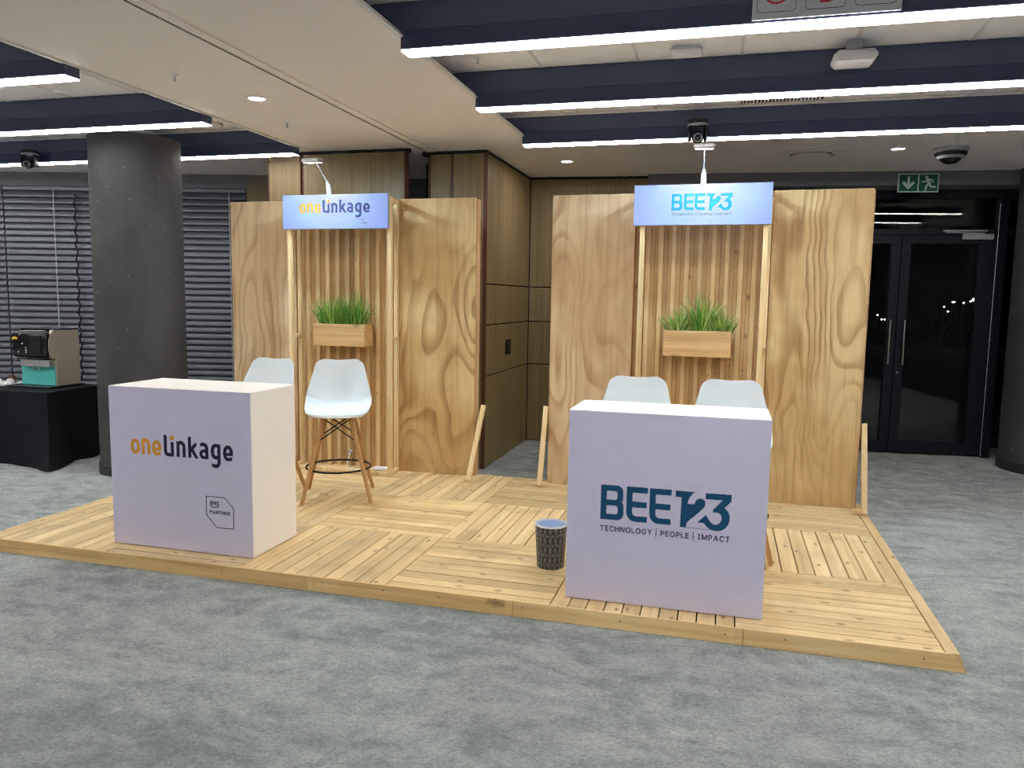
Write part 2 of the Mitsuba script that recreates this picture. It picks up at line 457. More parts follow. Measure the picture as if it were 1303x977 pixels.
door(1, -0.715, 0.205, 0.125, 'left leaf of the dark framed glass double door')
d2 = door(2, 0.212, 1.232, 0.287, 'right leaf of the dark framed glass double door with a closer')
cl = obj('door_closer', D(rbox(0.85, 1.175, -0.085, -0.026, 2.545, 2.61, 0.008)), 'grey_plastic', d2, label='grey door closer body')
obj('closer_arm', D(cat(rbox(0.64, 1.115, -0.05, -0.03, 2.638, 2.657, 0.003), bar((0.66, -0.055, 2.63), (1.08, -0.075, 2.615), 0.02, 0.012))), 'silver', d2, label='silver slide rail of the door closer')
obj('lock', D(lathe([[0, 0], [0.012, 0], [0.012, 0.01], [0, 0.01]]).apply_transform(trimesh.transformations.rotation_matrix(math.pi / 2, [1, 0, 0])).apply_translation([0.252, -0.025, 0.985])), 'steel', d2)
# dark ground outside and the town's lights
struct('trim_4', D(rbox(-30, 40, 0.6, 60, -0.3, -0.25)), 'dark_wall', label='dark terrace outside the glass doors')
lights, poles = [], []
for s, z in [(0.277, 1.764), (0.816, 1.829), (0.833, 1.829), (1.043, 1.859), (1.01, 1.841), (0.935, 1.821), (0.726, 1.772), (0.772, 1.718), (0.05, 1.61), (0.085, 1.61), (0.12, 1.61), (1.31, 1.86), (0.0, 1.66)]:
    c, sn = math.cos(ANG_B), math.sin(ANG_B)
    q = np.array([DO[0] + s * c, DO[1] + s * sn, z])
    q = CAM + (q - CAM) * 4.2            # a street some 30 m beyond the doors
    m = trimesh.creation.icosphere(1, 0.045 if z != 1.859 else 0.08); m.apply_translation(q); lights.append(m)
    poles.append(tube((q[0], q[1], -0.25), (q[0], q[1], q[2] - 0.04), 0.03, 0.02, 6))
sk = thing('street_lights', 'tiny pale lights of the town at night beyond the glass doors', 'lights')
labels[sk]['kind'] = 'stuff'
k = key_for('glow', sk)
scene[k] = mikit.ply(cat(*lights), 'mat_lens', emitter=emitter((6, 5.4, 4.6)))
obj('pole', cat(*poles), 'frame_dark', sk)
labels[k] = {'kind': 'stuff'}; labels[sk + '__pole'] = {'kind': 'stuff'}

# window wall on the left, turned 15 degrees
ANG_W = math.atan2(0.525, 2.01)
WO = (-3.49, 3.97, 0.0)


def Wn(m):
    return place(m, WO, ANG_W)


struct('wall_window', Wn(cat(rbox(-6.0, 3.3, 0.0, 0.12, 3.10, HS), rbox(-6.0, 3.3, 0.10, 0.22, 0, 0.45), rbox(2.6, 7.5, 0.10, 0.22, 0, HS))), 'grey_wall', label='grey wall strips above and below the blinds')
obj('panel', Wn(rbox(2.60, 3.4, 0.0, 0.11, 0, HS - 0.02, 0.003)), 'veneer', 'wall_window', label='dark timber pier at the end of the blinds')
struct('window_1', Wn(cat(*[rbox(x, x + 0.07, 0.14, 0.20, 0.45, 3.10) for x in (-6.0, -3.8, -2.2, -0.55, 0.7, 2.5)], rbox(-6, 2.6, 0.14, 0.2, 0.45, 0.52))), 'frame_dark', label='dark window frames behind the venetian blinds')
obj('pane', Wn(trimesh.Trimesh([[-6, 0.17, 0.5], [2.55, 0.17, 0.5], [2.55, 0.17, 3.1], [-6, 0.17, 3.1]], [[0, 1, 2], [0, 2, 3]], process=False)), 'pane', 'window_1')


def slat_mesh(s0, s1, z):
    n, w, tilt = 5, 0.095, math.radians(67)
    V, F = [], []
    for i in range(n):
        t = i / (n - 1) - 0.5
        crown = 0.010 * (1 - (2 * t) ** 2)
        yy, zz = t * w * math.cos(tilt) - crown * math.sin(tilt), t * w * math.sin(tilt) + crown * math.cos(tilt)
        yy, zz = -t * w * math.cos(tilt) * -1 - crown * math.sin(tilt), t * w * math.sin(tilt) - crown * math.cos(tilt) * -1
        V += [[s0, 0.05 + yy, z + zz], [s1, 0.05 + yy, z + zz]]
    # small return lip along the lower edge catches the ceiling light
    V += [[s0, 0.05 + V[0][1] - 0.05 - 0.010, V[0][2] + 0.004], [s1, 0.05 + V[0][1] - 0.05 - 0.010, V[0][2] + 0.004]]
    for i in range(n - 1):
        a = 2 * i
        F += [[a, a + 1, a + 3], [a, a + 3, a + 2]]
    F += [[0, 2 * n, 2 * n + 1], [0, 2 * n + 1, 1]]
    return trimesh.Trimesh(np.array(V), np.array(F), process=False)


def blind(s0, s1, zbot, cords, lab):
    k = thing('venetian_blind', lab, 'blind', None)
    obj('head_rail', Wn(rbox(s0, s1, 0.02, 0.085, 3.05, 3.098, 0.004)), 'slat', k)
    z = 3.01
    while z > zbot:
        obj('slat', Wn(slat_mesh(s0, s1, z)), 'slat', k)
        z -= 0.0795
    obj('bottom_rail', Wn(rbox(s0, s1, 0.03, 0.075, zbot - 0.05, zbot - 0.025, 0.004)), 'slat', k)
    for c in cords:
        obj('ladder_cord', Wn(rbox(c - 0.006, c + 0.006, -0.004, 0.0, zbot, 3.05)), 'grey_plastic', k)
    return k


blind(-3.4, -0.51, 0.62, (-3.0, -1.9, -0.9), 'wide grey venetian blind running out of the photo at the left edge')
b2 = blind(-0.495, 0.80, 0.62, (0.16,), 'grey venetian blind behind the coffee machine')
tw = [[0.435 + 0.012 * math.sin(i * 1.3), -0.012 + 0.006 * math.cos(i * 1.3), 3.0 - i * 0.035] for i in range(68)]
obj('pull_cord', Wn(path_tube(tw, 0.011, 6)), 'black_satin', b2, smooth=True, label='twisted black pull cord')
blind(0.815, 2.58, 0.62, (1.1, 2.38), 'grey venetian blind between the round column and the left plywood panel')

# round columns
for n, (cx, cy, r, lab) in enumerate([(-0.771, 2.484, 0.415, 'dark grey round column between the blinds on the left'), (8.392, 5.60, 0.49, 'dark round column cut by the right edge of the photo')]):
    k = thing('round_column', lab, 'column')
    obj('shaft', lathe([[0, 0.09], [r, 0.09], [r, HS - 0.001], [0, HS - 0.001]], (cx, cy, 0), 72), 'column', k, smooth=40)
    obj('skirting', lathe([[0, 0], [r + 0.012, 0], [r + 0.012, 0.098], [r + 0.004, 0.105], [0, 0.105]], (cx, cy, 0), 72), 'column_base', k, smooth=40, label='black skirting ring')

# ---------------------------------------------------------------- folding partition panels behind the left stand
for x0, x1, y, lab in ((0.16, 0.548, 3.335, 'narrow pale oak folding partition panel left of the lamp on the left stand'), (0.565, 1.716, 3.335, 'wide dim oak folding partition panel behind the left sign')):
    k = thing('partition_panel', lab, 'partition panel')
    obj('veneer_face', rbox(x0 + 0.012, x1 - 0.012, y, y + 0.10, 0.012, 3.235, 0.002), 'veneer', k)
    obj('edge_trim', cat(rbox(x0, x0 + 0.011, y - 0.004, y + 0.1, 0.012, 3.235), rbox(x1 - 0.011, x1, y - 0.004, y + 0.1, 0.012, 3.235)), 'veneer_trim', k, label='thin brown edge trim')
struct('trim_5', cat(rbox(0.1, 1.75, 3.36, 3.42, 3.235, HS), rbox(1.72, 1.95, 3.9, 3.95, 0, 3.2)), 'shadow_gap', label='dark gap beside and above the folding partition panels')
k = thing('partition_pier', 'oak clad pier with a vertical joint behind the right panel of the left stand', 'pier')
obj('veneer_face', rbox(1.90, 2.115, 3.57, 3.66, 0.0, 3.235, 0.003), 'veneer', k)
obj('veneer_face', rbox(2.15, 2.468, 3.57, 3.66, 0.0, 3.235, 0.003), 'veneer', k)
obj('joint_strip', rbox(2.112, 2.153, 3.582, 3.66, 0.0, 3.235), 'veneer_trim', k, label='recessed brown joint strip')
ch = Polygon([(1.90, 3.572), (1.80, 3.75), (1.84, 3.78), (1.90, 3.66)])
obj('chamfer_face', extrude(ch, 3.235), 'veneer', k)
obj('head_gap', rbox(1.80, 2.46, 3.585, 3.70, 3.235, HS), 'shadow_gap', k)
struct('trim_6', cat(rbox(2.465, 2.50, 3.60, 5.39, 3.245, HS)), 'shadow_gap', label='dark shadow gap above the passage wall')

# ================================================================ CEILING LIGHTS AND FITTINGS
def beam(x0, x1, y, lab, group=None, u0=None, u1=None):
    top = HR - 0.001 if y < BEAM_Y[-1] - 0.1 else 3.426
    if top < 3.43:
        obj('closing_strip', rbox(u0 or x0, u1 or x1, y + 0.006, y + BEAM_D, 3.4265, HR - 0.001), 'ceiling_tile', CE)
    k = thing('light_beam', lab, 'ceiling light', group)
    obj('fascia', rbox(u0 or x0, u1 or x1, y + 0.006, y + BEAM_D, HS + 0.0235, top), 'beam_paint', k, label='navy painted face of the ceiling beam')
    obj('lower_fascia', rbox(x0, x1, y, y + BEAM_D, 3.190, HS + 0.0225, 0.003), 'beam_paint_low', k)
    dk = key_for('diffuser', k)
    scene[dk] = mikit.ply(rbox(x0 + 0.004, x1, y + 0.004, y + BEAM_D - 0.008, 3.178, 3.1895), 'mat_lens', emitter=emitter(np.array([1.0, 0.985, 0.955]) * LED_L))
    tag(dk, 'glowing white strip diffuser')


for i, y in enumerate(BEAM_Y):
    v = i - len(BEAM_Y) + 3
    beam(RX0 + 0.004, RX1, y, ['navy ceiling beam with a white light strip, topmost of the three on the right', 'navy ceiling beam with a white light strip, middle of the three on the right',
                      'navy ceiling beam with a white light strip, lowest of the three on the right'][v] if v >= 0 else 'navy ceiling beam with a white light strip, out of view above the camera on the right', None if v >= 0 else 'right light beams behind the camera', RI + 0.002, None)
    beam(LX0, LX1 - 0.004, y, ['ceiling beam with a white light strip, topmost of the three on the left', 'ceiling beam with a white light strip, middle of the three on the left',
                       'ceiling beam with a white light strip, lowest of the three on the left, passing the column'][v] if v >= 0 else 'navy ceiling beam with a white light strip, out of view above the camera on the left', None if v >= 0 else 'left light beams behind the camera', None, LI - 0.002)

for x, y, lab in [(1.373, 1.297, 'round recessed downlight in the cream soffit above the left stand'), (3.158, 4.363, 'round recessed downlight above the passage between the stands'),
                  (6.405, 4.24, 'round recessed downlight above the right panel of the right stand')]:
    k = thing('downlight', lab, 'downlight')
    obj('rim', lathe([[0.06, 0], [0.082, 0], [0.084, -0.006], [0.07, -0.009], [0.06, -0.004]], (x, y, HS), 32), 'white_plastic', k, smooth=40)
    dk = key_for('lens', k)
    m = lathe([[0, -0.002], [0.062, -0.002]], (x, y, HS - 0.001), 32)
    if m.face_normals[:, 2].mean() > 0:
        m.invert()
    scene[dk] = mikit.ply(m, 'mat_lens', emitter=emitter(np.array([1.0, 0.96, 0.88]) * DOWN_L))

for x, y, z, lab in [(1.18, 0.617, HS, 'small sprinkler head left of the partition track, the nearer one'), (1.147, 2.088, HS, 'small sprinkler head left of the partition track, the farther one'), (3.147, 1.254, HR, 'small sprinkler head in the recess under the topmost right beam')]:
    k = thing('sprinkler', lab, 'sprinkler')
    obj('escutcheon', lathe([[0, 0], [0.026, 0], [0.022, -0.006], [0, -0.008]], (x, y, z - 0.001), 20), 'white_plastic', k, smooth=40)
    obj('head', cat(lathe([[0, 0], [0.006, 0], [0.006, -0.025], [0.003, -0.032], [0, -0.032]], (x, y, z - 0.008), 12), lathe([[0, 0], [0.012, 0], [0.012, -0.003], [0, -0.003]], (x, y, z - 0.040), 16)), 'grey_plastic', k, smooth=40)

# round air diffusers
for x, y, z, r, lab in [(5.63, 4.32, HS, 0.33, 'large round air diffuser in the plain ceiling right of the right sign lamp'), (-0.05, 2.60, HR, 0.26, 'round air diffuser half hidden in the left ceiling recess')]:
    k = thing('air_diffuser', lab, 'air vent')
    obj('outer_ring', lathe([[r * 0.62, -0.004], [r, -0.001], [r, -0.008], [r * 0.80, -0.035], [r * 0.66, -0.03], [r * 0.62, -0.004]], (x, y, z), 48), 'soffit', k, smooth=30)
    obj('throat', lathe([[0, -0.003], [r * 0.63, -0.003], [r * 0.63, -0.006], [0, -0.006]], (x, y, z), 48), 'shadow_gap', k)
    obj('core_disc', lathe([[0, -0.02], [r * 0.5, -0.02], [r * 0.56, -0.028], [r * 0.54, -0.04], [0, -0.05]], (x, y, z), 48), 'soffit', k, smooth=30)

# access point, detector box and grille in the recess
k = thing('wireless_access_point', 'white square wireless box hanging under the tiles above the right stand', 'access point')
m = rbox(5.465, 5.725, 1.305, 1.565, 3.300, 3.366, 0.028)
obj('housing', m, 'white_plastic', k, smooth=50)
obj('mount', rbox(5.55, 5.64, 1.40, 1.49, 3.3665, HR - 0.0055, 0.004), 'grey_plastic', k)
obj('status_light', rbox(5.585, 5.60, 1.43, 1.442, 3.297, 3.2995), 'white_gloss', k)
k = thing('ceiling_box', 'flat white box on the tiles under the topmost right beam', 'ceiling box')
obj('cover', rbox(4.455, 4.66, 1.28, 1.43, 3.398, 3.430, 0.012), 'white_plastic', k, smooth=50)
obj('backplate', rbox(4.47, 4.645, 1.295, 1.415, 3.4305, HR - 0.0055, 0.003), 'white_plastic', k)
k = thing('ceiling_grille', 'slotted air grille in the recess beyond the middle right beam', 'air vent')
obj('frame', cat(rbox(4.90, 5.60, 2.74, 2.765, HR - 0.012, HR - 0.0005), rbox(4.90, 5.60, 2.925, 2.95, HR - 0.012, HR - 0.0005), rbox(4.90, 4.93, 2.765, 2.925, HR - 0.012, HR - 0.0005), rbox(5.57, 5.60, 2.765, 2.925, HR - 0.012, HR - 0.0005)), 'soffit', k)
obj('throat', rbox(4.93, 5.57, 2.765, 2.925, HR - 0.003, HR - 0.0008), 'shadow_gap', k)
for j in range(22):
    obj('blade', rbox(4.938 + j * 0.0285, 4.952 + j * 0.0285, 2.765, 2.925, HR - 0.011, HR - 0.004), 'soffit', k)

# cameras
def ptz(x, y, ztop, yaw, lab, parts_m='black_satin'):
    k = thing('ceiling_camera', lab, 'camera')
    obj('mount', lathe([[0, 0], [0.080, 0], [0.080, -0.025], [0.072, -0.03], [0.072, -0.045], [0, -0.045]], (x, y, ztop), 32), 'black_satin', k, smooth=35)
    obj('collar', lathe([[0.072, 0], [0.084, -0.003], [0.084, -0.018], [0.072, -0.02]], (x, y, ztop - 0.03), 32), 'grey_plastic', k, smooth=35)
    for s in (-1, 1):
        m = rbox(s * 0.066 - 0.013, s * 0.066 + 0.013, -0.05, 0.05, -0.175, -0.044, 0.012)
        obj('yoke_arm', place(m, (x, y, ztop), yaw), 'black_satin', k, smooth=50)
    b = lathe([[0, -0.05], [0.03, -0.047], [0.048, -0.03], [0.051, 0.04], [0.044, 0.056], [0, 0.058]], n=32)
    b.apply_transform(trimesh.transformations.rotation_matrix(math.radians(105), [1, 0, 0]))
    b.apply_translation([0, -0.01, -0.14])
    hk = obj('camera_head', place(b, (x, y, ztop), yaw), 'black_satin', k, smooth=35)
    l = lathe([[0.026, 0.0], [0.037, 0.0], [0.037, 0.014], [0.030, 0.014], [0.026, 0.006]], n=32)
    l.apply_transform(trimesh.transformations.rotation_matrix(math.radians(105), [1, 0, 0]))
    l.apply_translation([0, -0.066, -0.156])
    obj('lens_ring', place(l, (x, y, ztop), yaw), 'grey_plastic', hk, smooth=35)
    g = trimesh.creation.icosphere(2, 0.027); g.apply_scale([1, 0.5, 1]); g.apply_translation([0, -0.066, -0.156])
    obj('lens_glass', place(g, (x, y, ztop), yaw), 'black_gloss', hk, smooth=True)


ptz(4.585, 2.885, 3.315, 0.1, 'black pan and tilt camera hanging above the right sign lamp')
obj('bracket', rbox(4.545, 4.625, 2.885, 2.969, 3.290, 3.314, 0.004), 'black_satin', 'ceiling_camera')
ptz(-2.48, 2.885, 3.30, 0.3, 'dark pan and tilt camera hanging under the lowest left light strip')
obj('bracket', rbox(-2.52, -2.44, 2.885, 2.969, 3.275, 3.299, 0.004), 'black_satin', 'ceiling_camera_001')
k = thing('dome_camera', 'grey dome security camera on the ceiling above the exit sign', 'camera')
obj('base_ring', lathe([[0, 0], [0.15, 0], [0.15, -0.03], [0.135, -0.045], [0, -0.045]], (6.875, 4.30, HS - 0.0005), 40), 'grey_plastic', k, smooth=35)
obj('band', lathe([[0.136, 0], [0.142, -0.004], [0.132, -0.03], [0.12, -0.032], [0, -0.032]], (6.875, 4.30, HS - 0.044), 40), 'black_satin', k, smooth=35)
obj('shade_ring', lathe([[0.112, 0], [0.126, -0.004], [0.105, -0.028], [0.09, -0.028]], (6.875, 4.30, HS - 0.074), 40), 'grey_plastic', k, smooth=35)
obj('dome', lathe([[0.095, 0]] + [[0.095 * math.cos(a), -0.065 * math.sin(a)] for a in np.linspace(0.05, math.pi / 2, 9)], (6.875, 4.30, HS - 0.085), 40), 'black_gloss', k, smooth=True)

# fire pictogram board on the nearest beam
k = thing('fire_sign_board', 'white board with three red fire pictograms at the top edge of the photo', 'sign')
SX0, SZ0, SW, SH = 4.942, 3.196, 0.69, 0.255
obj('board', rbox(SX0, SX0 + SW, 0.176, 0.190, SZ0, SZ0 + SH, 0.002), 'board_white', k)
obj('hanger', cat(*[rbox(SX0 + x, SX0 + x + 0.03, 0.189, 0.2075, SZ0 + 0.11, SZ0 + 0.2) for x in (0.1, 0.55)]), 'grey_plastic', k)
reel = unary_union([Point(0, 0).buffer(r).difference(Point(0, 0).buffer(r - 0.011)) for r in (0.066, 0.045, 0.026)] + [Point(0, 0).buffer(0.008)])
ext = unary_union([sbox(-0.026, -0.075, 0.026, 0.035), Point(0, 0.035).buffer(0.026), sbox(-0.008, 0.05, 0.03, 0.066), sbox(0.034, -0.068, 0.040, 0.04)])
arw = affinity.rotate(Polygon([(-0.03, 0.075), (0.03, 0.075), (0.03, 0.0), (0.055, 0.0), (0, -0.07), (-0.055, 0.0), (-0.03, 0.0)]), -45, origin=(0, 0))
for j, pic in enumerate((reel, ext, arw)):
    cx = SX0 + 0.115 + j * 0.229
    frame = sbox(-0.093, -0.1, 0.093, 0.1).buffer(0.0)
    rr = frame.buffer(-0.02).buffer(0.02); rr = rr.difference(rr.buffer(-0.0025))
    obj('pictogram_frame', frame_xz(extrude(rr, 0.0012), (cx, 0.1758, SZ0 + SH / 2 + 0.004)), 'ink_grey', k)
    obj('pictogram', frame_xz(extrude(pic, 0.0012), (cx, 0.1758, SZ0 + SH / 2 + 0.008)), 'picto_red', k)

# exit sign on the bulkhead
k = thing('exit_sign', 'green exit sign with a down arrow and a running figure above the doors', 'sign')


def EX(poly, depth, off, m, name):
    mm = extrude(poly, depth)
    M = np.array([[1, 0, 0, 0], [0, 0, -1, 0], [0, 1, 0, 0], [0, 0, 0, 1.0]])
    mm.apply_transform(M)
    mm.apply_translation([0.216, -0.4205 - off, 3.137])
    obj(name, D(mm), m, k)


EX(sbox(-0.212, -0.102, 0.212, 0.102), 0.012, 0.0, 'sign_white', 'board')
for c, nm in ((-0.1035, 'arrow'), (0.1035, 'figure')):
    EX(sbox(c - 0.0955, -0.09, c + 0.0955, 0.09), 0.0015, 0.0121, 'sign_green', 'green_field')
EX(affinity.translate(unary_union([sbox(-0.014, -0.04, 0.014, 0.072), LineString([(-0.058, 0.012), (0, -0.05), (0.058, 0.012)]).buffer(0.016, cap_style=2, join_style=2)]), -0.1035, 0), 0.0015, 0.0137, 'sign_white', 'arrow')
man = unary_union([Point(-0.022, 0.062).buffer(0.016), LineString([(-0.012, 0.036), (0.012, -0.012)]).buffer(0.017), LineString([(-0.012, 0.034), (-0.038, 0.012), (-0.066, 0.014)]).buffer(0.008),
                   LineString([(-0.002, 0.038), (0.034, 0.034), (0.048, 0.008)]).buffer(0.008), LineString([(0.008, -0.014), (0.028, -0.042), (0.07, -0.046)]).buffer(0.0105), LineString([(0.006, -0.012), (-0.02, -0.03), (-0.028, -0.076)]).buffer(0.0105)])
EX(affinity.translate(man, 0.1035, 0), 0.0015, 0.0137, 'sign_white', 'running_figure')

# switch plate on the passage wall
k = thing('switch_plate', 'black switch plate on the timber passage wall', 'switch')
obj('plate', rbox(2.5055, 2.514, 4.34, 4.56, 1.155, 1.325, 0.004), 'black_satin', k)
obj('rocker', rbox(2.513, 2.520, 4.40, 4.50, 1.19, 1.29, 0.003), 'black_gloss', k)

# ================================================================ DECK
dk = thing('timber_deck', 'low pine deck of square plank panels laid in turning directions under both stands', 'deck')
obj('underlay', rbox(0.03, 5.998, 0.035, 3.0, 0.001, 0.06), 'shadow_gap', dk)
for i in range(6):
    for j in range(3):
        turn = (i + j) % 2 == 0           # planks run in depth
        for q in range(10):
            a, b = q * 0.1 + 0.0036, (q + 1) * 0.1 - 0.0036
            dz = RNG.uniform(-0.0025, 0.0)
            e0, e1 = RNG.uniform(0.001, 0.004, 2)
            if turn:
                y0, y1 = j + e0, j + 1 - e1
                if j == 0:
                    y0 = 0.028
                m = rbox(i + a, i + b, y0, y1, 0.061, DECK + dz, 0.0022)
            else:
                y0, y1 = j + a, j + b
                if j == 0 and q == 0:
                    y0 = 0.028
                m = rbox(i + e0, i + 1 - e1, y0, y1, 0.061, DECK + dz, 0.0022)
            obj('plank', m, 'plank_y' if turn else 'plank_x', dk)
def prism_x(x0, x1, x1b, prof):
    """Profile (y, z) swept along x; the far end is mitred: x1 at the back of the profile, x1b at its front."""
    n = len(prof)
    ys = [p[0] for p in prof]
    V = [[x0, y, z] for y, z in prof] + [[x1 + (x1b - x1) * (max(ys) - y) / (max(ys) - min(ys)), y, z] for y, z in prof]
    F = [[i_, (i_ + 1) % n, n + (i_ + 1) % n] for i_ in range(n)] + [[i_, n + (i_ + 1) % n, n + i_] for i_ in range(n)]
    F += [[0, i_ + 1, i_] for i_ in range(1, n - 1)] + [[n, n + i_, n + i_ + 1] for i_ in range(1, n - 1)]
    m = trimesh.Trimesh(np.array(V), np.array(F), process=False)
    m.fix_normals()
    return m


FP = [(0.0, 0.002), (0.0265, 0.002), (0.0265, DECK), (0.019, DECK + 0.001), (0.016, DECK - 0.001)]
for x0, x1 in ((0.0, 1.285), (1.288, 2.536), (2.539, 3.79), (3.793, 5.04), (5.043, None)):
    obj('fascia_board', prism_x(x0, x1 or 6.0, x1 or 6.092, FP), 'fascia', dk)
for y0, y1 in ((0.0, 1.6), (1.604, 3.0)):
    V = [[6.003, y0 + (0.0265 if y0 == 0 else 0), DECK], [6.003, y1, DECK], [6.003, y1, 0.002], [6.003, y0 + (0.0265 if y0 == 0 else 0), 0.002], [6.064, y0 + (0.02 if y0 == 0 else 0), DECK], [6.064, y1, DECK], [6.092, y0 + (0.001 if y0 == 0 else 0), 0.002], [6.092, y1, 0.002]]
    obj('edge_board', trimesh.convex.convex_hull(np.array(V)), 'plank_y', dk)
obj('edge_board', rbox(-0.03, -0.002, 0.0, 3.0, 0.002, DECK, 0.002), 'plank_y', dk)
obj('screw_head', cat(*[lathe([[0, 0], [0.004, 0], [0.004, 0.0012], [0, 0.0012]], n=10).apply_transform(trimesh.transformations.rotation_matrix(math.pi / 2, [1, 0, 0])).apply_translation([x, 0.0002, 0.05 + dzz])
                       for x, dzz in [(0.3, .01), (0.9, .0), (1.9, .01), (2.48, .01), (2.6, .015), (3.0, .01), (3.35, .01), (3.74, .01), (3.85, .01), (4.4, .0), (4.95, .0), (5.25, .01), (5.9, 0)]]), 'knot', dk)
labels[dk + '__screw_head'] = {'kind': 'stuff'}

# ================================================================ STANDS
def stand(origin, ang, width, xa, xb, ply_l, ply_r, posts, sign_x, sign_z, words, side_lab):
    def L(m):
        return place(m, origin, ang)
    TOPZ = 2.71
    P = {}
    for x0, x1, m, lab, edge in ((0.0, xa, ply_l, f'tall plywood panel on the left of the {words}', 0), (xb, width, ply_r, f'tall plywood panel on the right of the {words}', 1)):
        k = thing('plywood_panel', lab, 'panel')
        obj('face_sheet', L(rbox(x0, x1, 0.0, 0.014, DECK, TOPZ, 0.0015)), m, k)
        obj('edge_board', L(rbox(x0, x0 + 0.035, 0.0145, 0.11, DECK, TOPZ - 0.012, 0.002)), 'ply_edge', k)
        obj('edge_board', L(rbox(x1 - 0.035, x1 + (0.012 if edge else 0), 0.0145, 0.11, DECK, TOPZ - 0.012, 0.002)), 'ply_edge', k)
        obj('top_board', L(rbox(x0 + 0.036, x1 - 0.036, 0.0145, 0.11, TOPZ - 0.05, TOPZ - 0.012, 0.002)), 'ply_edge', k)
    # slatted middle
    k = thing('slat_wall', f'wall of vertical pine slats in the middle of the {words}', 'slat wall')
    n = 10
    xs = np.linspace(xa + 0.115, xb - 0.13, 9)
    step = xs[1] - xs[0]
    xs = np.concatenate([[xs[0] - step], xs, [xs[-1] + step]])
    bounds = np.concatenate([[xa + 0.001], (xs[:-1] + xs[1:]) / 2, [xb - 0.001]])
    for a, b in zip(bounds[:-1], bounds[1:]):
        obj('backing_board', L(rbox(a + 0.001, b - 0.001, 0.062, 0.080, DECK, 2.66 + RNG.uniform(-0.004, 0.004), 0.002)), 'backing', k)
    for x in xs:
        if x - 0.02 < xa or x + 0.02 > xb:
            continue
        obj('batten', L(rbox(x - 0.019, x + 0.019, 0.026, 0.0615, DECK + 0.001, 2.65 + RNG.uniform(-0.004, 0.004), 0.002)), 'batten', k)
    # post frame in front
    (f0, f1), (g0, g1) = posts
    k = thing('post_frame', f'slim pine post frame holding the sign of the {words}', 'frame')
    FY = -0.285
    for x in (f0, f1):
        obj('front_post', L(rbox(x, x + 0.04, FY, FY + 0.04, DECK + 0.039, 2.70, 0.002)), 'post', k)
    for x in (g0, g1):
        obj('back_post', L(rbox(x, x + 0.038, -0.041, -0.002, DECK + 0.039, 2.70, 0.002)), 'post', k)
    for z in (DECK, 1.375, 2.66):
        for f, g in ((f0, g0), (f1, g1)):
            if z == DECK:
                m = bar((f + 0.02, FY + 0.041, z + 0.0195), (g + 0.02, -0.001, z + 0.0195), 0.038, 0.038)
            else:
                m = bar((f + 0.02, FY + 0.041, z + 0.0195), (g + 0.02, -0.042, z + 0.0195), 0.036, 0.034)
            obj('side_rail', L(m), 'post', k)
    obj('front_rail', L(rbox(f0, f1 + 0.04, FY, FY + 0.04, DECK, DECK + 0.038, 0.002)), 'post', k)
    return L, FY


L_ORG, R_ORG, R_ANG = (0.0, 2.895, 0.0), (3.346, 2.868, 0.0), math.atan2(2.802 - 2.868, 5.992 - 3.346)
LL, LFY = stand(L_ORG, 0.0, 2.614, 0.735, 1.846, 'ply_pale', 'ply_gold', ((0.813, 1.848), (0.772, 1.806)), None, None, 'onelinkage stand', 'left')
RL, RFY = stand(R_ORG, R_ANG, 2.645, 0.742, 1.884, 'ply_pale', 'ply_gold', ((0.822, 1.806), (0.795, 1.838)), None, None, 'BEE123 stand', 'right')

# leaning braces
for p0, p1, blk, lab in [((2.648, 2.635, DECK + 0.02), (2.706, 2.905, 0.775), None, 'thin timber brace leaning on the right edge of the left stand'),
                         ((3.318, 2.665, DECK + 0.02), (3.318, 2.885, 0.80), (3.35, 2.70), 'thin timber brace leaning on the left edge of the right stand, with a foot block'),
                         ((6.032, 2.57, DECK + 0.02), (6.032, 2.84, 0.80), (5.98, 2.62), 'thin timber brace leaning on the right edge of the right stand')]:
    k = thing('timber_brace', lab, 'brace')
    obj('strut', bar(p0, p1, 0.042, 0.04), 'post', k)
    if blk:
        obj('foot_block', rbox(blk[0] - 0.03, blk[0] + 0.03, blk[1] - 0.02, blk[1] + 0.03, DECK, DECK + 0.04, 0.002), 'post', k)

# ---------------------------------------------------------------- lettering
def stroke(pts, w, cap=2):
    return LineString(pts).buffer(w / 2, cap_style=cap, join_style=1, quad_segs=8)


def ell(cx, cy, rx, ry, w, a0=0, a1=360, cap=2):
    t = np.radians(np.linspace(a0, a1, 40))
    return stroke([(cx + rx * math.cos(a), cy + ry * math.sin(a)) for a in t], w, cap)


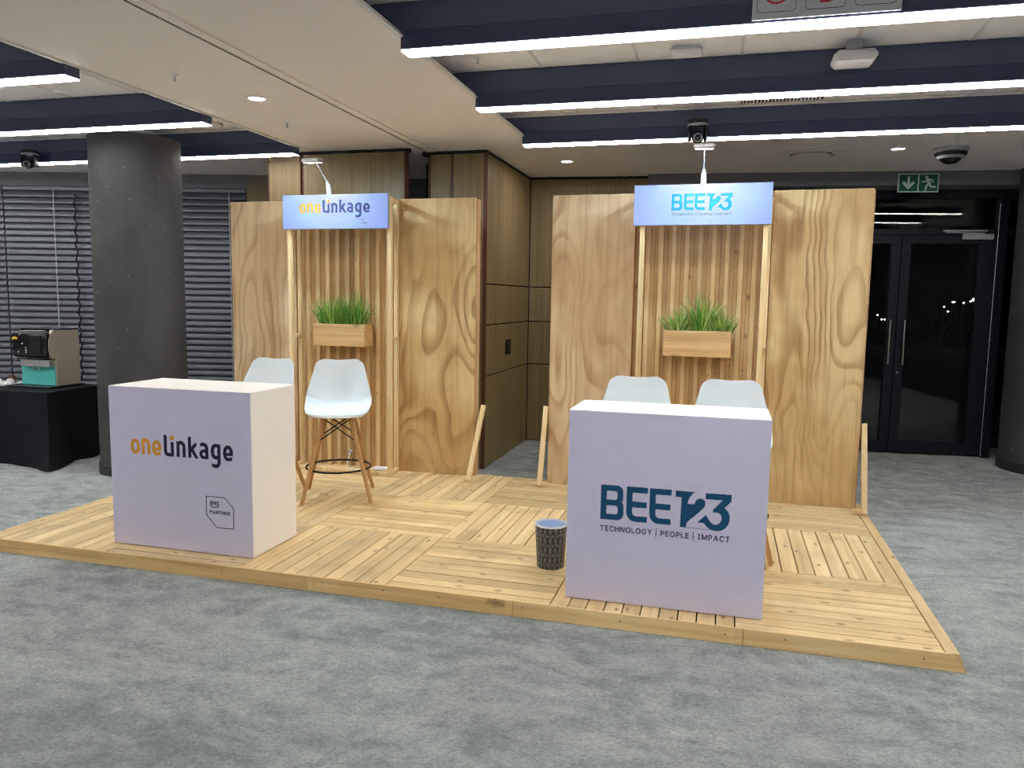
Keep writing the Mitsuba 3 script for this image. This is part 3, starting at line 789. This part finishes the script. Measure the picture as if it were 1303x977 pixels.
def onelinkage_shapes(bold=34):
    """(orange, dark) shapes; one unit high = 204 px trace, origin at the left end of the baseline."""
    w = bold
    base = 240
    def arch(x0, x1, top=96):
        return unary_union([stroke([(x0, base), (x0, top - 8)], w), stroke([(x0, top + 40), (x0 + 8, top + 12), (x0 + 30, top), (x1 - 22, top + 4), (x1 - 4, top + 22), (x1, top + 48), (x1, base)], w)])
    def ee(cx):
        t = np.radians(np.linspace(0, -292, 44))
        arc = [(cx + 37 * math.cos(a), 168 + 59 * math.sin(a)) for a in t]
        arc = [(cx + 37, 176)] + arc
        return unary_union([stroke(arc, w), stroke([(cx - 36, 178), (cx + 52, 178)], w * 0.8), stroke([arc[-1], (cx + 44, 222)], w)])
    orange = [ell(115, 168, 38, 58, w), arch(207, 273), ee(364), Point(543, 60).buffer(25)]
    dark = [stroke([(466, 34), (466, 190), (474, 218), (500, 225), (546, 225)], w), stroke([(545, 240), (545, 100)], w), arch(610, 678),
            stroke([(742, 36), (742, base)], w), stroke([(748, 172), (816, 98)], w * 0.95), stroke([(768, 160), (824, base)], w * 0.95),
            stroke([(862, 108), (895, 98), (922, 108), (933, 134), (933, base)], w), stroke([(933, 160), (888, 164), (868, 182), (868, 208), (888, 226), (933, 226)], w * 0.9),
            stroke([(1068, 106), (1035, 100), (1004, 116), (994, 160), (1004, 204), (1030, 220), (1068, 212)], w), stroke([(1068, 92), (1068, 268), (1054, 296), (1030, 302), (988, 292)], w), ee(1168)]
    def fit(g):
        g = unary_union(g)
        g = affinity.translate(g, -60, -240)
        return affinity.scale(g, 1, -1, origin=(0, 0))
    return fit(orange), fit(dark)


def bee_shapes():
    def px(pts):
        return Polygon([(x - 65, 318 - (y - 82 - 0.088 * (x - 70))) for x, y in pts])
    H, w = 318, 52
    def rb(x0, y0, x1, y1, rs):
        """box with rounded chosen corners; rs = radii (bl, br, tr, tl)"""
        pts = []
        for (cx, cy, r, a) in ((x0, y0, rs[0], 180), (x1, y0, rs[1], 270), (x1, y1, rs[2], 0), (x0, y1, rs[3], 90)):
            if r == 0:
                pts.append((cx, cy)); continue
            ox, oy = cx + (r if cx == x0 else -r), cy + (r if cy == y0 else -r)
            for t in np.radians(np.linspace(a, a + 90, 9)):
                pts.append((ox + r * math.cos(t), oy + r * math.sin(t)))
        return Polygon(pts)
    B = unary_union([rb(0, 0, 214, 176, (0, 62, 50, 0)), rb(0, 150, 208, H, (0, 50, 62, 0))])
    B = B.difference(rb(54, 52, 160, 132, (0, 24, 24, 0))).difference(rb(54, 184, 156, 266, (0, 24, 24, 0)))
    def E(x0, x1):
        g = rb(x0, 0, x1, H, (86, 0, 0, 0))
        g = g.difference(rb(x0 + 54, 52, x1 + 2, 132, (38, 0, 0, 0))).difference(sbox(x0 + 54, 184, x1 + 2, H - 52))
        return g.difference(sbox(x1 - 6, 125, x1 + 2, 190))
    one = px([(750, 145), (920, 160), (895, 180), (872, 210), (862, 240), (858, 265), (922, 270), (926, 245), (942, 224), (966, 217), (992, 224), (1012, 245), (1016, 270), (1006, 296), (985, 320), (935, 365), (875, 415), (856, 438), (852, 478), (798, 473), (803, 205), (750, 198)])
    three = px([(1015, 170), (1240, 188), (1240, 245), (1185, 305), (1214, 335), (1230, 370), (1232, 410), (1222, 452), (1198, 486), (1165, 505), (1125, 509), (1085, 502), (1055, 488), (1030, 466), (1008, 437), (950, 432), (1024, 366), (1050, 408), (1072, 436), (1098, 452), (1126, 452), (1152, 434), (1163, 405), (1160, 375), (1142, 352), (1115, 343), (1086, 342), (1086, 318), (1166, 236), (1015, 222)])
    line = px([(850, 477), (1070, 497), (1070, 499), (850, 480)])
    return unary_union([B, E(240, 432), E(452, 648), one, three, line])


def put(shape, scale, origin, ang, m, name, parent, depth=0.0012, label=None, sy=None):
    s = affinity.scale(shape, scale, sy or scale, origin=(0, 0))
    for g in sorted(getattr(s, 'geoms', [s]), key=lambda g: g.bounds[0]):
        obj(name, frame_xz(extrude(g, depth), origin, ang), m, parent, label=label)


def text(words, width, height, origin, ang, m, parent, bold=False, name='lettering', depth=0.0012, label=None, spacing=0.0):
    if spacing:
        ms, x = [], 0.0
        for ch in words:
            if ch == ' ':
                x += height * 0.55; continue
            t = meshkit.text_mesh(ch, height, depth, bold)
            b = t.bounds
            t.apply_translation([x - b[0][0], 0, 0]); ms.append(t)
            x += b[1][0] - b[0][0] + spacing
        t = cat(*ms)
    else:
        t = meshkit.text_mesh(words, height, depth, bold)
    b = t.bounds
    t.apply_translation([-b[0][0], 0, 0])
    t.apply_scale([width / (b[1][0] - b[0][0]), 1, 1])
    obj(name, frame_xz(t, origin, ang), m, parent, label=label)


ORANGE, DARK = onelinkage_shapes()
BEE = bee_shapes()


def badge(parent, x, z, y, s, ang=0.0, full=True):
    """outlined hexagon badge with two lines of type; x, z lower left; s = size"""
    hexa = Polygon([(0, 0.40), (0.36, 0.0), (1.0, 0.0), (1.0, 0.68), (0.68, 1.0), (0.0, 1.0)])
    ring = hexa.difference(hexa.buffer(-0.022, join_style=2))
    put(ring, s, (x, y, z), ang, 'ink_grey', 'badge_outline', parent, label='thin cut corner outline of the partner badge')
    text('aws', 0.33 * s, 0.155 * s, (x + 0.14 * s, y, z + 0.735 * s), ang, 'ink_grey', parent, bold=True)
    sm = stroke([(0.15, 0.70), (0.24, 0.655), (0.33, 0.65), (0.42, 0.68), (0.47, 0.715)], 0.028, 1)
    put(sm, s, (x, y, z), ang, 'ink_grey', 'badge_smile', parent)
    text('PARTNER', 0.74 * s, 0.105 * s, (x + 0.13 * s, y, z + 0.44 * s), ang, 'ink_navy', parent, bold=True, spacing=0.02 * s)


# ---------------------------------------------------------------- counters
def counter(origin, ang, w, d, h, lab):
    def C(m):
        return place(m, origin, ang)
    k = thing('counter', lab, 'counter')
    obj('body', C(rbox(0, w, 0.002, d, 0.001, h, 0.003)), 'white_laminate', k)
    obj('front_graphic', C(rbox(0.0015, w - 0.0015, 0.0, 0.0018, 0.003, h - 0.003)), 'counter_vinyl', k, label='pale lilac printed front')
    return k


LC_O, RC_O, RC_A = (0.917, 0.193, DECK), (4.060, 0.165, DECK), -0.0045
k = counter(LC_O, 0.0, 1.085, 0.527, 1.082, 'white box counter with the onelinkage logo on its front')
s = 0.786 / 1163
o = (1.081, 0.1928, DECK + 0.632)
put(ORANGE, s, o, 0.0, 'ink_orange', 'orange_letter', k, label='orange letter of the logo', sy=0.140 / 204)
put(DARK, s, o, 0.0, 'ink_navy', 'navy_letter', k, label='navy letter of the logo', sy=0.140 / 204)
badge(k, 1.655, 0.265, 0.1928, 0.208)
k = counter(RC_O, RC_A, 1.081, 0.452, 1.09, 'white box counter with the BEE123 logo on its front')
o = (4.252, 0.1628, DECK + 0.480)
put(BEE, 0.703 / 1176, o, RC_A, 'ink_blue', 'logo_figure', k, label='deep blue figure of the BEE123 logo', sy=0.198 / 320)
text('TECHNOLOGY | PEOPLE | IMPACT', 0.703, 0.030, (4.252, 0.1628, DECK + 0.414), RC_A, 'ink_slate', k, bold=True, spacing=0.007)

# ---------------------------------------------------------------- hanging signs and their lamps
def sign(Lf, x0, x1, z0, z1, lab, fy):
    k = thing('sign_board', lab, 'sign')
    obj('board', Lf(rbox(x0, x1, fy - 0.021, fy - 0.001, z0, z1, 0.0015)), 'sign_face', k)
    return k


k = sign(LL, 0.783, 1.866, 2.408, 2.724, 'pale blue sign board with the onelinkage logo across the left stand', LFY)
sy_ = 2.895 + LFY - 0.0213
s = 0.725 / 1163
put(ORANGE, s, (0.963, sy_, 2.556), 0.0, 'ink_orange', 'orange_letter', k, label='orange letter of the logo', sy=0.116 / 204)
put(DARK, s, (0.963, sy_, 2.556), 0.0, 'ink_indigo', 'blue_letter', k, label='dark blue letter of the logo', sy=0.116 / 204)
text('aws', 0.026, 0.010, (1.604, sy_, 2.488), 0.0, 'ink_grey', k)
text('PARTNER', 0.062, 0.0085, (1.604, sy_, 2.456), 0.0, 'ink_grey', k, spacing=0.002)
k = sign(RL, 0.769, 1.864, 2.407, 2.735, 'pale blue sign board with the BEE123 logo across the right stand', RFY)
rc, rs = math.cos(R_ANG), math.sin(R_ANG)


def rpt(sx, sy, z):
    return (R_ORG[0] + rc * sx - rs * sy, R_ORG[1] + rs * sx + rc * sy, z)


put(BEE, 0.482 / 1176, rpt(1.077, RFY - 0.0213, 2.526), R_ANG, 'ink_blue_bright', 'logo_figure', k, label='bright blue figure of the BEE123 logo', sy=0.134 / 320)
text('TECHNOLOGY | PEOPLE | IMPACT', 0.474, 0.0165, rpt(1.079, RFY - 0.0213, 2.484), R_ANG, 'ink_slate', k, spacing=0.006)


def sign_lamp(bx, by, bz, hx, hy, hz, ang, lab):
    k = thing('sign_lamp', lab, 'lamp')
    obj('sleeve', cat(tube((bx, by, bz), (bx, by - 0.02, bz + 0.075), 0.024, 0.022, 16), tube((bx, by - 0.02, bz + 0.075), (bx, by - 0.05, bz + 0.115), 0.022, 0.008, 16)), 'lamp_sleeve', k, smooth=40, label='pale conical sleeve clamped on the sign')
    obj('clamp', rbox(bx - 0.02, bx + 0.02, by - 0.022, by + 0.03, bz - 0.012, bz + 0.003, 0.003), 'lamp_sleeve', k)
    obj('arm', tube((bx, by - 0.045, bz + 0.11), (hx, hy + 0.05, hz + 0.01), 0.007, n=10), 'silver', k, smooth=40)
    head = rbox(-0.08, 0.08, -0.062, 0.062, -0.012, 0.026, 0.009)
    R = trimesh.transformations.rotation_matrix(math.radians(6), [1, 0, 0])
    head.apply_transform(R)
    hk = obj('head', place(head, (hx, hy, hz), ang), 'silver', k, smooth=30)
    e = trimesh.creation.box(bounds=[[-0.066, -0.045, -0.0155], [0.066, 0.05, -0.0122]])
    e.apply_transform(R)
    ek = key_for('light_panel', hk)
    scene[ek] = mikit.ply(place(e, (hx, hy, hz), ang), 'mat_lens', emitter=emitter(np.array([0.58, 0.82, 1.0]) * LAMP_L))


sign_lamp(1.27, 2.602, 2.726, 1.27, 2.30, 2.975, 0.0, 'small silver arm lamp over the onelinkage sign')
p = rpt(1.325, RFY - 0.008, 2.737)
sign_lamp(p[0], p[1], p[2], p[0] + 0.005, p[1] - 0.29, 2.972, R_ANG, 'small silver arm lamp over the BEE123 sign')

# ---------------------------------------------------------------- planters and grass
def planter(Lf, x0, x1, y0, y1, z0, z1, lab):
    k = thing('planter_box', lab, 'planter')
    t = 0.016
    obj('front_board', Lf(rbox(x0, x1, y0, y0 + t, z0, z1, 0.002)), 'planter_wood', k)
    obj('back_board', Lf(rbox(x0, x1, y1 - t, y1, z0, z1, 0.002)), 'planter_wood', k)
    for a in (x0, x1 - t):
        obj('side_board', Lf(rbox(a, a + t, y0 + t + 0.0005, y1 - t - 0.0005, z0, z1, 0.002)), 'planter_wood', k)
    obj('bottom_board', Lf(rbox(x0 + t + .0005, x1 - t - .0005, y0 + t + .0005, y1 - t - .0005, z0 + 0.002, z0 + t, 0.002)), 'planter_wood', k)
    obj('soil', Lf(rbox(x0 + t + .001, x1 - t - .001, y0 + t + .001, y1 - t - .001, z0 + t + 0.001, z1 - 0.025)), 'soil', k)
    return k


def tuft(Lf, cx, cy, z, r, h, n, seed, lab, spread=0.55, dry=0.06):
    g = np.random.default_rng(seed)
    pale = 0.30 if seed < 3 else 0.50
    ms = {'grass': [], 'grass_light': [], 'grass_dry': []}
    for _ in range(n):
        a, rr = g.uniform(0, 2 * math.pi), r * math.sqrt(g.uniform(0, 1))
        bx, by = rr * math.cos(a), 0.5 * rr * math.sin(a)
        out = np.array([bx / r * spread + g.normal(0, 0.16), by / r * 0.45 + g.normal(0, 0.12)])
        H = h * g.uniform(0.38, 1.08) * (1 - 0.30 * abs(bx) / r)
        w = g.uniform(0.0035, 0.0062)
        th = g.uniform(0, math.pi)
        wx, wy = w * math.cos(th), w * math.sin(th)
        V, F = [], []
        for q in range(6):
            t = q / 5
            x = bx + out[0] * H * (0.35 * t + 0.65 * t * t)
            y = by + out[1] * H * (0.35 * t + 0.65 * t * t)
            zz = H * (t - 0.22 * t ** 3 * (abs(out[0]) + abs(out[1])) * 1.4)
            f = (1 - t) ** 0.6 if q < 5 else 0.05
            V += [[x - wx * f, y - wy * f, zz], [x + wx * f, y + wy * f, zz]]
        for q in range(5):
            F += [[2 * q, 2 * q + 1, 2 * q + 3], [2 * q, 2 * q + 3, 2 * q + 2]]
        u = g.uniform()
        ms['grass_dry' if u < dry else 'grass_light' if u < pale else 'grass'].append((V, F))
    k = thing('grass_tuft', lab, 'plant')
    for m, lst in ms.items():
        if not lst:
            continue
        V = np.concatenate([np.array(v) for v, f in lst]); F = np.concatenate([np.array(f) + 12 * i for i, (v, f) in enumerate(lst)])
        V[:, 0] += cx; V[:, 1] += cy; V[:, 2] += z
        V[:, 1] = np.minimum(V[:, 1], 0.004 + 0.2 * np.minimum(V[:, 1], 0.06))      # blades bend away from the slats
        bk = obj({'grass': 'green_blades', 'grass_light': 'pale_blades', 'grass_dry': 'straw_blades'}[m], Lf(trimesh.Trimesh(V, F, process=False)), m, k)
        tag(bk, kind='stuff')


# left planter hangs on the slats; local y of the stand
planter(LL, 1.012, 1.558, -0.172, 0.024, 1.302, 1.517, 'pine planter box with two tufts of grass on the slats behind the onelinkage counter')
tuft(LL, 1.195, -0.074, 1.49, 0.15, 0.36, 330, 1, 'left tuft of green grass in the planter of the left stand', 0.62, 0.02)
tuft(LL, 1.41, -0.074, 1.49, 0.12, 0.38, 270, 2, 'right tuft of green grass in the planter of the left stand', 0.66, 0.03)
planter(RL, 1.036, 1.594, -0.172, 0.024, 1.320, 1.540, 'pine planter box with three tufts of grass on the slats behind the BEE123 counter')
tuft(RL, 1.15, -0.074, 1.515, 0.105, 0.235, 220, 3, 'left low tuft of grass in the planter of the right stand', 0.7, 0.14)
tuft(RL, 1.345, -0.074, 1.515, 0.09, 0.40, 240, 4, 'tall middle tuft of grass in the planter of the right stand', 0.42, 0.12)
tuft(RL, 1.50, -0.074, 1.515, 0.10, 0.225, 220, 5, 'right low tuft of grass in the planter of the right stand', 0.62, 0.05)

# ---------------------------------------------------------------- stools
def catmull(P, n):
    P = np.asarray(P, float)
    t = np.linspace(0, len(P) - 1, n)
    out = []
    for s_ in t:
        i = min(int(s_), len(P) - 2); f = s_ - i
        p0, p1, p2, p3 = P[max(i - 1, 0)], P[i], P[i + 1], P[min(i + 2, len(P) - 1)]
        out.append(0.5 * ((2 * p1) + (-p0 + p2) * f + (2 * p0 - 5 * p1 + 4 * p2 - p3) * f * f + (-p0 + 3 * p1 - 3 * p2 + p3) * f ** 3))
    return np.array(out)


def shell_mesh():
    """Moulded seat and back in one: (forward, height, half width, side curl up, side curl forward)."""
    ctl = [(0.245, 0.712, 0.205, 0.000, 0.0), (0.225, 0.738, 0.238, 0.006, 0.0), (0.15, 0.752, 0.258, 0.022, 0.0), (0.04, 0.742, 0.268, 0.046, 0.0), (-0.07, 0.740, 0.272, 0.070, 0.01),
           (-0.145, 0.770, 0.270, 0.080, 0.045), (-0.192, 0.835, 0.262, 0.045, 0.085), (-0.218, 0.915, 0.248, 0.016, 0.082), (-0.240, 1.00, 0.230, 0.004, 0.066), (-0.258, 1.075, 0.212, 0.0, 0.05), (-0.272, 1.13, 0.196, 0.008, 0.04), (-0.279, 1.158, 0.178, 0.012, 0.034)]
    C = catmull(ctl, 60)
    n = 33
    V = []
    for i, (f, z, w, cu, cf) in enumerate(C):
        for j in range(n):
            t = math.sin((2 * j / (n - 1) - 1) * math.pi / 2)
            e = abs(t) ** 2.6
            zz, ff = z + cu * e, f + cf * abs(t) ** 2.2
            # round the four corners
            if i < 9:
                ff -= (1 - i / 9) * 0.045 * abs(t) ** 4
            if i > 50:
                q = (i - 50) / 9
                zz += q * (-0.036 * abs(t) ** 7 + 0.0 * t) - q * 0.012 * (1 - abs(t) ** 1.5)
            V.append([w * t, -ff, zz])
    V = np.array(V)
    F = []
    m = len(C)
    for i in range(m - 1):
        for j in range(n - 1):
            a = i * n + j
            F += [[a, a + 1, a + n + 1], [a, a + n + 1, a + n]]
    surf = trimesh.Trimesh(V, np.array(F), process=False)
    N = surf.vertex_normals
    if N[(m // 4) * n + n // 2][2] < 0:
        N = -N
    th = 0.010
    lo = V - N * th
    Fa = np.array(F)
    rim = [i * n for i in range(m)] + [(m - 1) * n + j for j in range(1, n)] + [i * n + n - 1 for i in range(m - 2, -1, -1)] + [j for j in range(n - 2, 0, -1)]
    allV = np.vstack([V, lo]); off = len(V)
    side = []
    for a, b in zip(rim, rim[1:] + rim[:1]):
        side += [[a, b, b + off], [a, b + off, a + off]]
    mesh = trimesh.Trimesh(allV, np.vstack([Fa, Fa[:, ::-1] + off, np.array(side)]), process=False)
    trimesh.repair.fix_normals(mesh)
    return mesh


SHELL = shell_mesh()
stool_parts = [('seat_shell', SHELL, 'shell_white', 50, 'white moulded seat and back')]
for sx, sy in ((1, 1), (1, -1), (-1, 1), (-1, -1)):
    stool_parts.append(('leg', tube((sx * 0.278, sy * 0.278, 0.0065), (sx * 0.105, sy * 0.105, 0.722), 0.0155, 0.0245, 14), 'leg_wood', 40, 'tapered beech leg'))
rr = 0.235
def on_leg(sx, sy, z):
    t = z / 0.722
    v = 0.278 + (0.105 - 0.278) * t
    return np.array([sx * v, sy * v, z])
stool_parts.append(('foot_ring', path_tube([(0.268 * math.cos(a), 0.268 * math.sin(a), 0.262) for a in np.linspace(0, 2 * math.pi, 48, endpoint=False)], 0.0085, 8, True), 'black_metal', True, 'black steel foot ring'))
rods = []
for s in (1, -1):
    rods += [tube(on_leg(-1, s, 0.50), on_leg(1, s, 0.69), 0.0055, n=8), tube(on_leg(1, s, 0.50), on_leg(-1, s, 0.69), 0.0055, n=8)]
    rods += [tube(on_leg(s, -1, 0.50), on_leg(s, 1, 0.69), 0.0055, n=8), tube(on_leg(s, 1, 0.50), on_leg(s, -1, 0.69), 0.0055, n=8)]
stool_parts.append(('cross_rods', cat(*rods), 'black_metal', 40, 'crossed black wire braces'))
mount = cat(*[rbox(sx * 0.105 - 0.02, sx * 0.105 + 0.02, sy * 0.105 - 0.02, sy * 0.105 + 0.02, 0.700, 0.732, 0.004) for sx in (1, -1) for sy in (1, -1)], rbox(-0.12, 0.12, -0.012, 0.012, 0.714, 0.732), rbox(-0.012, 0.012, -0.12, 0.12, 0.714, 0.732))
stool_parts.append(('seat_mount', mount, 'black_metal', False, None))
for i, (x, y, a, lab) in enumerate([(1.765, 1.80, math.atan2(0.404, 0.915), 'white shell bar stool standing clear to the right of the onelinkage counter'), (1.10, 1.64, -0.02, 'white shell bar stool half hidden behind the onelinkage counter'),
                    (4.30, 1.33, 0.05, 'white shell bar stool behind the left half of the BEE123 counter'), (4.95, 1.36, 0.03, 'white shell bar stool behind the right half of the BEE123 counter')]):
    k = thing('bar_stool', lab, 'stool', 'white bar stools behind the counters')
    for nm, m, bs, sm, pl in stool_parts:
        obj(nm, place(m, (x, y, DECK), a), bs, k, smooth=sm, label=pl)

# ---------------------------------------------------------------- bin
k = thing('waste_bin', 'black waste bin with a white triangle line pattern beside the BEE123 counter', 'bin')
bx, by = BINC
obj('wall', lathe([[0, 0.0], [0.084, 0.0], [0.087, 0.003], [0.102, 0.270], [0.1, 0.271]], (bx, by, DECK), 64), 'bin_print', k, smooth=35)
obj('rim', lathe([[0.1015, 0.268], [0.104, 0.272], [0.1035, 0.279], [0.100, 0.281], [0.0975, 0.277], [0.0985, 0.268]], (bx, by, DECK), 64), 'white_gloss', k, smooth=50, label='thin white rim')
obj('lining', lathe([[0.0985, 0.275], [0.083, 0.008], [0, 0.008]], (bx, by, DECK), 64), 'bin_inner', k, smooth=35, label='pale blue inside')

# small white adaptor on the floor and its cable at the foot of the slats
k = thing('power_adaptor', 'white power adaptor on the deck at the foot of the left slats', 'adaptor')
obj('body', rbox(1.60, 1.74, 2.80, 2.87, DECK, DECK + 0.035, 0.008), 'white_plastic', k, smooth=50)
cb = [(1.60, 2.83, DECK + 0.012), (1.5, 2.80, DECK + 0.008), (1.40, 2.78, DECK + 0.006), (1.33, 2.80, DECK + 0.02), (1.32, 2.86, DECK + 0.12), (1.32, 2.905, DECK + 0.16)]
obj('cable', path_tube(catmull(cb, 30), 0.004, 6), 'white_plastic', k, smooth=True)
kp = thing('wall_plug', 'grey plug low on the left slats behind the stool', 'plug')
obj('body', rbox(1.30, 1.335, 2.885, 2.9205, DECK + 0.14, DECK + 0.175, 0.006), 'grey_plastic', kp)

# ---------------------------------------------------------------- coffee table at the left
TA = 0.05
TC = (-1.735, 2.24, 0.0)       # front right corner of the top


def TB(m):
    return place(m, TC, TA)


def cloth(w, d, h):
    """Black cloth over a table: flat top, folded skirt, the front right corner trailing on the floor."""
    per = []
    N = 60
    for i in range(N): per.append((-w + w * i / N, 0.0))
    for i in range(N // 2): per.append((0.0, d * i / (N // 2)))
    for i in range(N): per.append((-w * i / N, d))
    for i in range(N // 2): per.append((-w, d - d * i / (N // 2)))
    per = np.array(per)
    M = len(per)
    ctr = np.array([-w / 2, d / 2])
    rows = 12
    V, F = [], []
    dist = np.concatenate([[0], np.cumsum(np.linalg.norm(np.diff(per, axis=0), axis=1))])
    for r in range(rows + 1):
        t = r / rows
        for i, p in enumerate(per):
            out = np.array([0.0, 0.0])
            fx = min(abs(p[1]), 1e-9) ; 
            if p[1] <= 1e-9: out += [0, -1]
            if p[0] >= -1e-9: out += [1, 0]
            if p[1] >= d - 1e-9: out += [0, 1]
            if p[0] <= -w + 1e-9: out += [-1, 0]
            s_ = dist[i]
            fold = 0.028 * math.sin(s_ * 14 + 1.3 * math.sin(s_ * 3)) * t ** 1.2
            push = 0.012 + 0.05 * t + fold
            cd = math.hypot(p[0], p[1])
            corner = math.exp(-(cd / 0.13) ** 2)
            q = p + out * push + np.array([0.62, -0.78]) * corner * (0.03 * t + 0.24 * t ** 4)
            z = h * (1 - t) + 0.006 * t + 0.004
            if t > 0.97:
                z += 0.004
            V.append([q[0], q[1], z])
    V = np.array(V)
    for r in range(rows):
        for i in range(M):
            a, b = r * M + i, r * M + (i + 1) % M
            F += [[a, a + M, b + M], [a, b + M, b]]
    c = len(V)
    V = np.vstack([V, [[ctr[0], ctr[1], h + 0.004]]])
    for i in range(M):
        F.append([c, i, (i + 1) % M])
    return trimesh.Trimesh(V, np.array(F), process=False)


k = thing('folding_table', 'table hidden under the black cloth at the left edge', 'table')
obj('tabletop', TB(rbox(-1.78, -0.02, 0.02, 0.73, 0.725, 0.756, 0.003)), 'grey_plastic', k)
for x, y in ((-1.7, 0.08), (-1.7, 0.66), (-0.1, 0.08), (-0.1, 0.66)):
    obj('leg', TB(tube((x, y, 0.0), (x, y, 0.726), 0.016)), 'black_metal', k)
k = obj('tablecloth', TB(cloth(1.80, 0.75, 0.757)), 'cloth_black', smooth=50)
tag(k, 'black cloth hanging to the floor over the coffee table at the left', 'tablecloth')

TZ = 0.7615
MA = 0.0
MO = (-1.985, 2.60, TZ)       # front right corner of the machine's column


def MC(m):
    return place(m, MO, MA)


k = thing('coffee_machine', 'black fronted coffee machine with a taupe side on the black cloth', 'coffee machine')
side = Polygon([(0.0, 0.02), (0.33, 0.02), (0.33, 0.60), (0.31, 0.615), (0.0, 0.615), (-0.04, 0.58), (-0.07, 0.50), (-0.07, 0.40), (-0.055, 0.345), (-0.03, 0.315), (0.02, 0.305), (0.02, 0.29), (0.02, 0.02)])
pr = extrude(side, 0.47)
# extruded along +z of the drawing: make drawing x -> y, drawing y -> z, depth -> -x
Mx = np.array([[0, 0, -1, 0], [1, 0, 0, 0], [0, 1, 0, 0], [0, 0, 0, 1.0]])
pr.apply_transform(Mx)
obj('body', MC(pr), 'taupe', k, smooth=25)
shell2d = sbox(-0.235 + 0.02, 0.305, 0.225, 0.62)
hd = rbox(-0.474, -0.006, -0.12, 0.06, 0.305, 0.618, 0.05)
obj('front_shell', MC(hd), 'black_gloss', k, smooth=60, label='glossy black rounded front')
obj('top_cover', MC(rbox(-0.474, 0.002, 0.03, 0.332, 0.612, 0.626, 0.004)), 'black_gloss', k)
obj('cup_door', MC(rbox(-0.20, -0.05, -0.126, -0.115, 0.36, 0.56, 0.004)), 'black_satin', k)
obj('keypad', MC(cat(*[rbox(x, x + 0.014, -0.1225, -0.116, z, z + 0.014) for x, z in ((-0.255, 0.375), (-0.255, 0.400), (-0.255, 0.425), (-0.355, 0.375), (-0.30, 0.465), (-0.33, 0.56))])), 'white_gloss', k, label='small lit keys')
em = unary_union([Polygon([(0, 0), (0.072, 0), (0.076, 0.022), (0.062, 0.016), (0.052, 0.034), (0.038, 0.02), (0.024, 0.034), (0.014, 0.016), (-0.004, 0.022)])])
obj('emblem', MC(frame_xz(extrude(em, 0.002), (-0.425, -0.1198, 0.515))), 'yellow', k, label='small yellow crown shaped emblem')
obj('nozzle_block', MC(cat(rbox(-0.40, -0.02, -0.06, 0.019, 0.222, 0.298, 0.006), tube((-0.26, -0.03, 0.222), (-0.26, -0.03, 0.19), 0.010), tube((-0.19, -0.03, 0.222), (-0.19, -0.03, 0.19), 0.010))), 'silver', k, label='silver outlet block')
obj('splash_panel', MC(rbox(-0.455, -0.012, 0.005, 0.0195, 0.022, 0.222, 0.002)), 'teal_panel', k, label='teal back panel of the cup bay')
obj('drip_tray', MC(rbox(-0.54, 0.04, -0.12, 0.35, 0.0, 0.019, 0.004)), 'black_satin', k, label='flat black tray under the machine')

tx, ty = -2.56, 2.60
k = thing('serving_tray', 'small white tray at the very left edge of the table', 'tray')
tr = rbox(-0.16, 0.13, -0.09, 0.14, 0.0, 0.012, 0.004)
obj('plate', place(cat(tr, rbox(-0.16, 0.13, -0.09, -0.08, 0.012, 0.026, 0.002), rbox(-0.16, 0.13, 0.13, 0.14, 0.012, 0.026, 0.002)), (tx - 0.14, ty, TZ), 0.2), 'white_gloss', k)
for i, (dx, dy, lab) in enumerate([(-0.06, 0.02, 'white cup lying upside down on the tray, right one'), (-0.20, 0.0, 'white cup upside down on the tray, left one')]):
    k = thing('cup', lab, 'cup')
    c = lathe([[0.0, 0.0], [0.042, 0.0], [0.040, 0.02], [0.03, 0.052], [0.026, 0.056], [0, 0.056]], (tx + dx, ty + dy, TZ + 0.013), 28)
    obj('body', c, 'white_gloss', k, smooth=40)
    hnd = [(tx + dx + 0.036 + 0.018 * math.sin(a), ty + dy - 0.0, TZ + 0.013 + 0.028 - 0.016 * math.cos(a)) for a in np.linspace(0, math.pi, 9)]
    obj('handle', path_tube(hnd, 0.004, 6), 'white_gloss', k, smooth=True)
k = obj('sugar_jar', lathe([[0, 0], [0.036, 0], [0.04, 0.03], [0.034, 0.075], [0.018, 0.09], [0, 0.092]], (tx - 0.13, ty + 0.10, TZ + 0.013), 28), 'brown', smooth=40)
tag(k, 'small brown jar behind the white cups on the tray', 'jar')
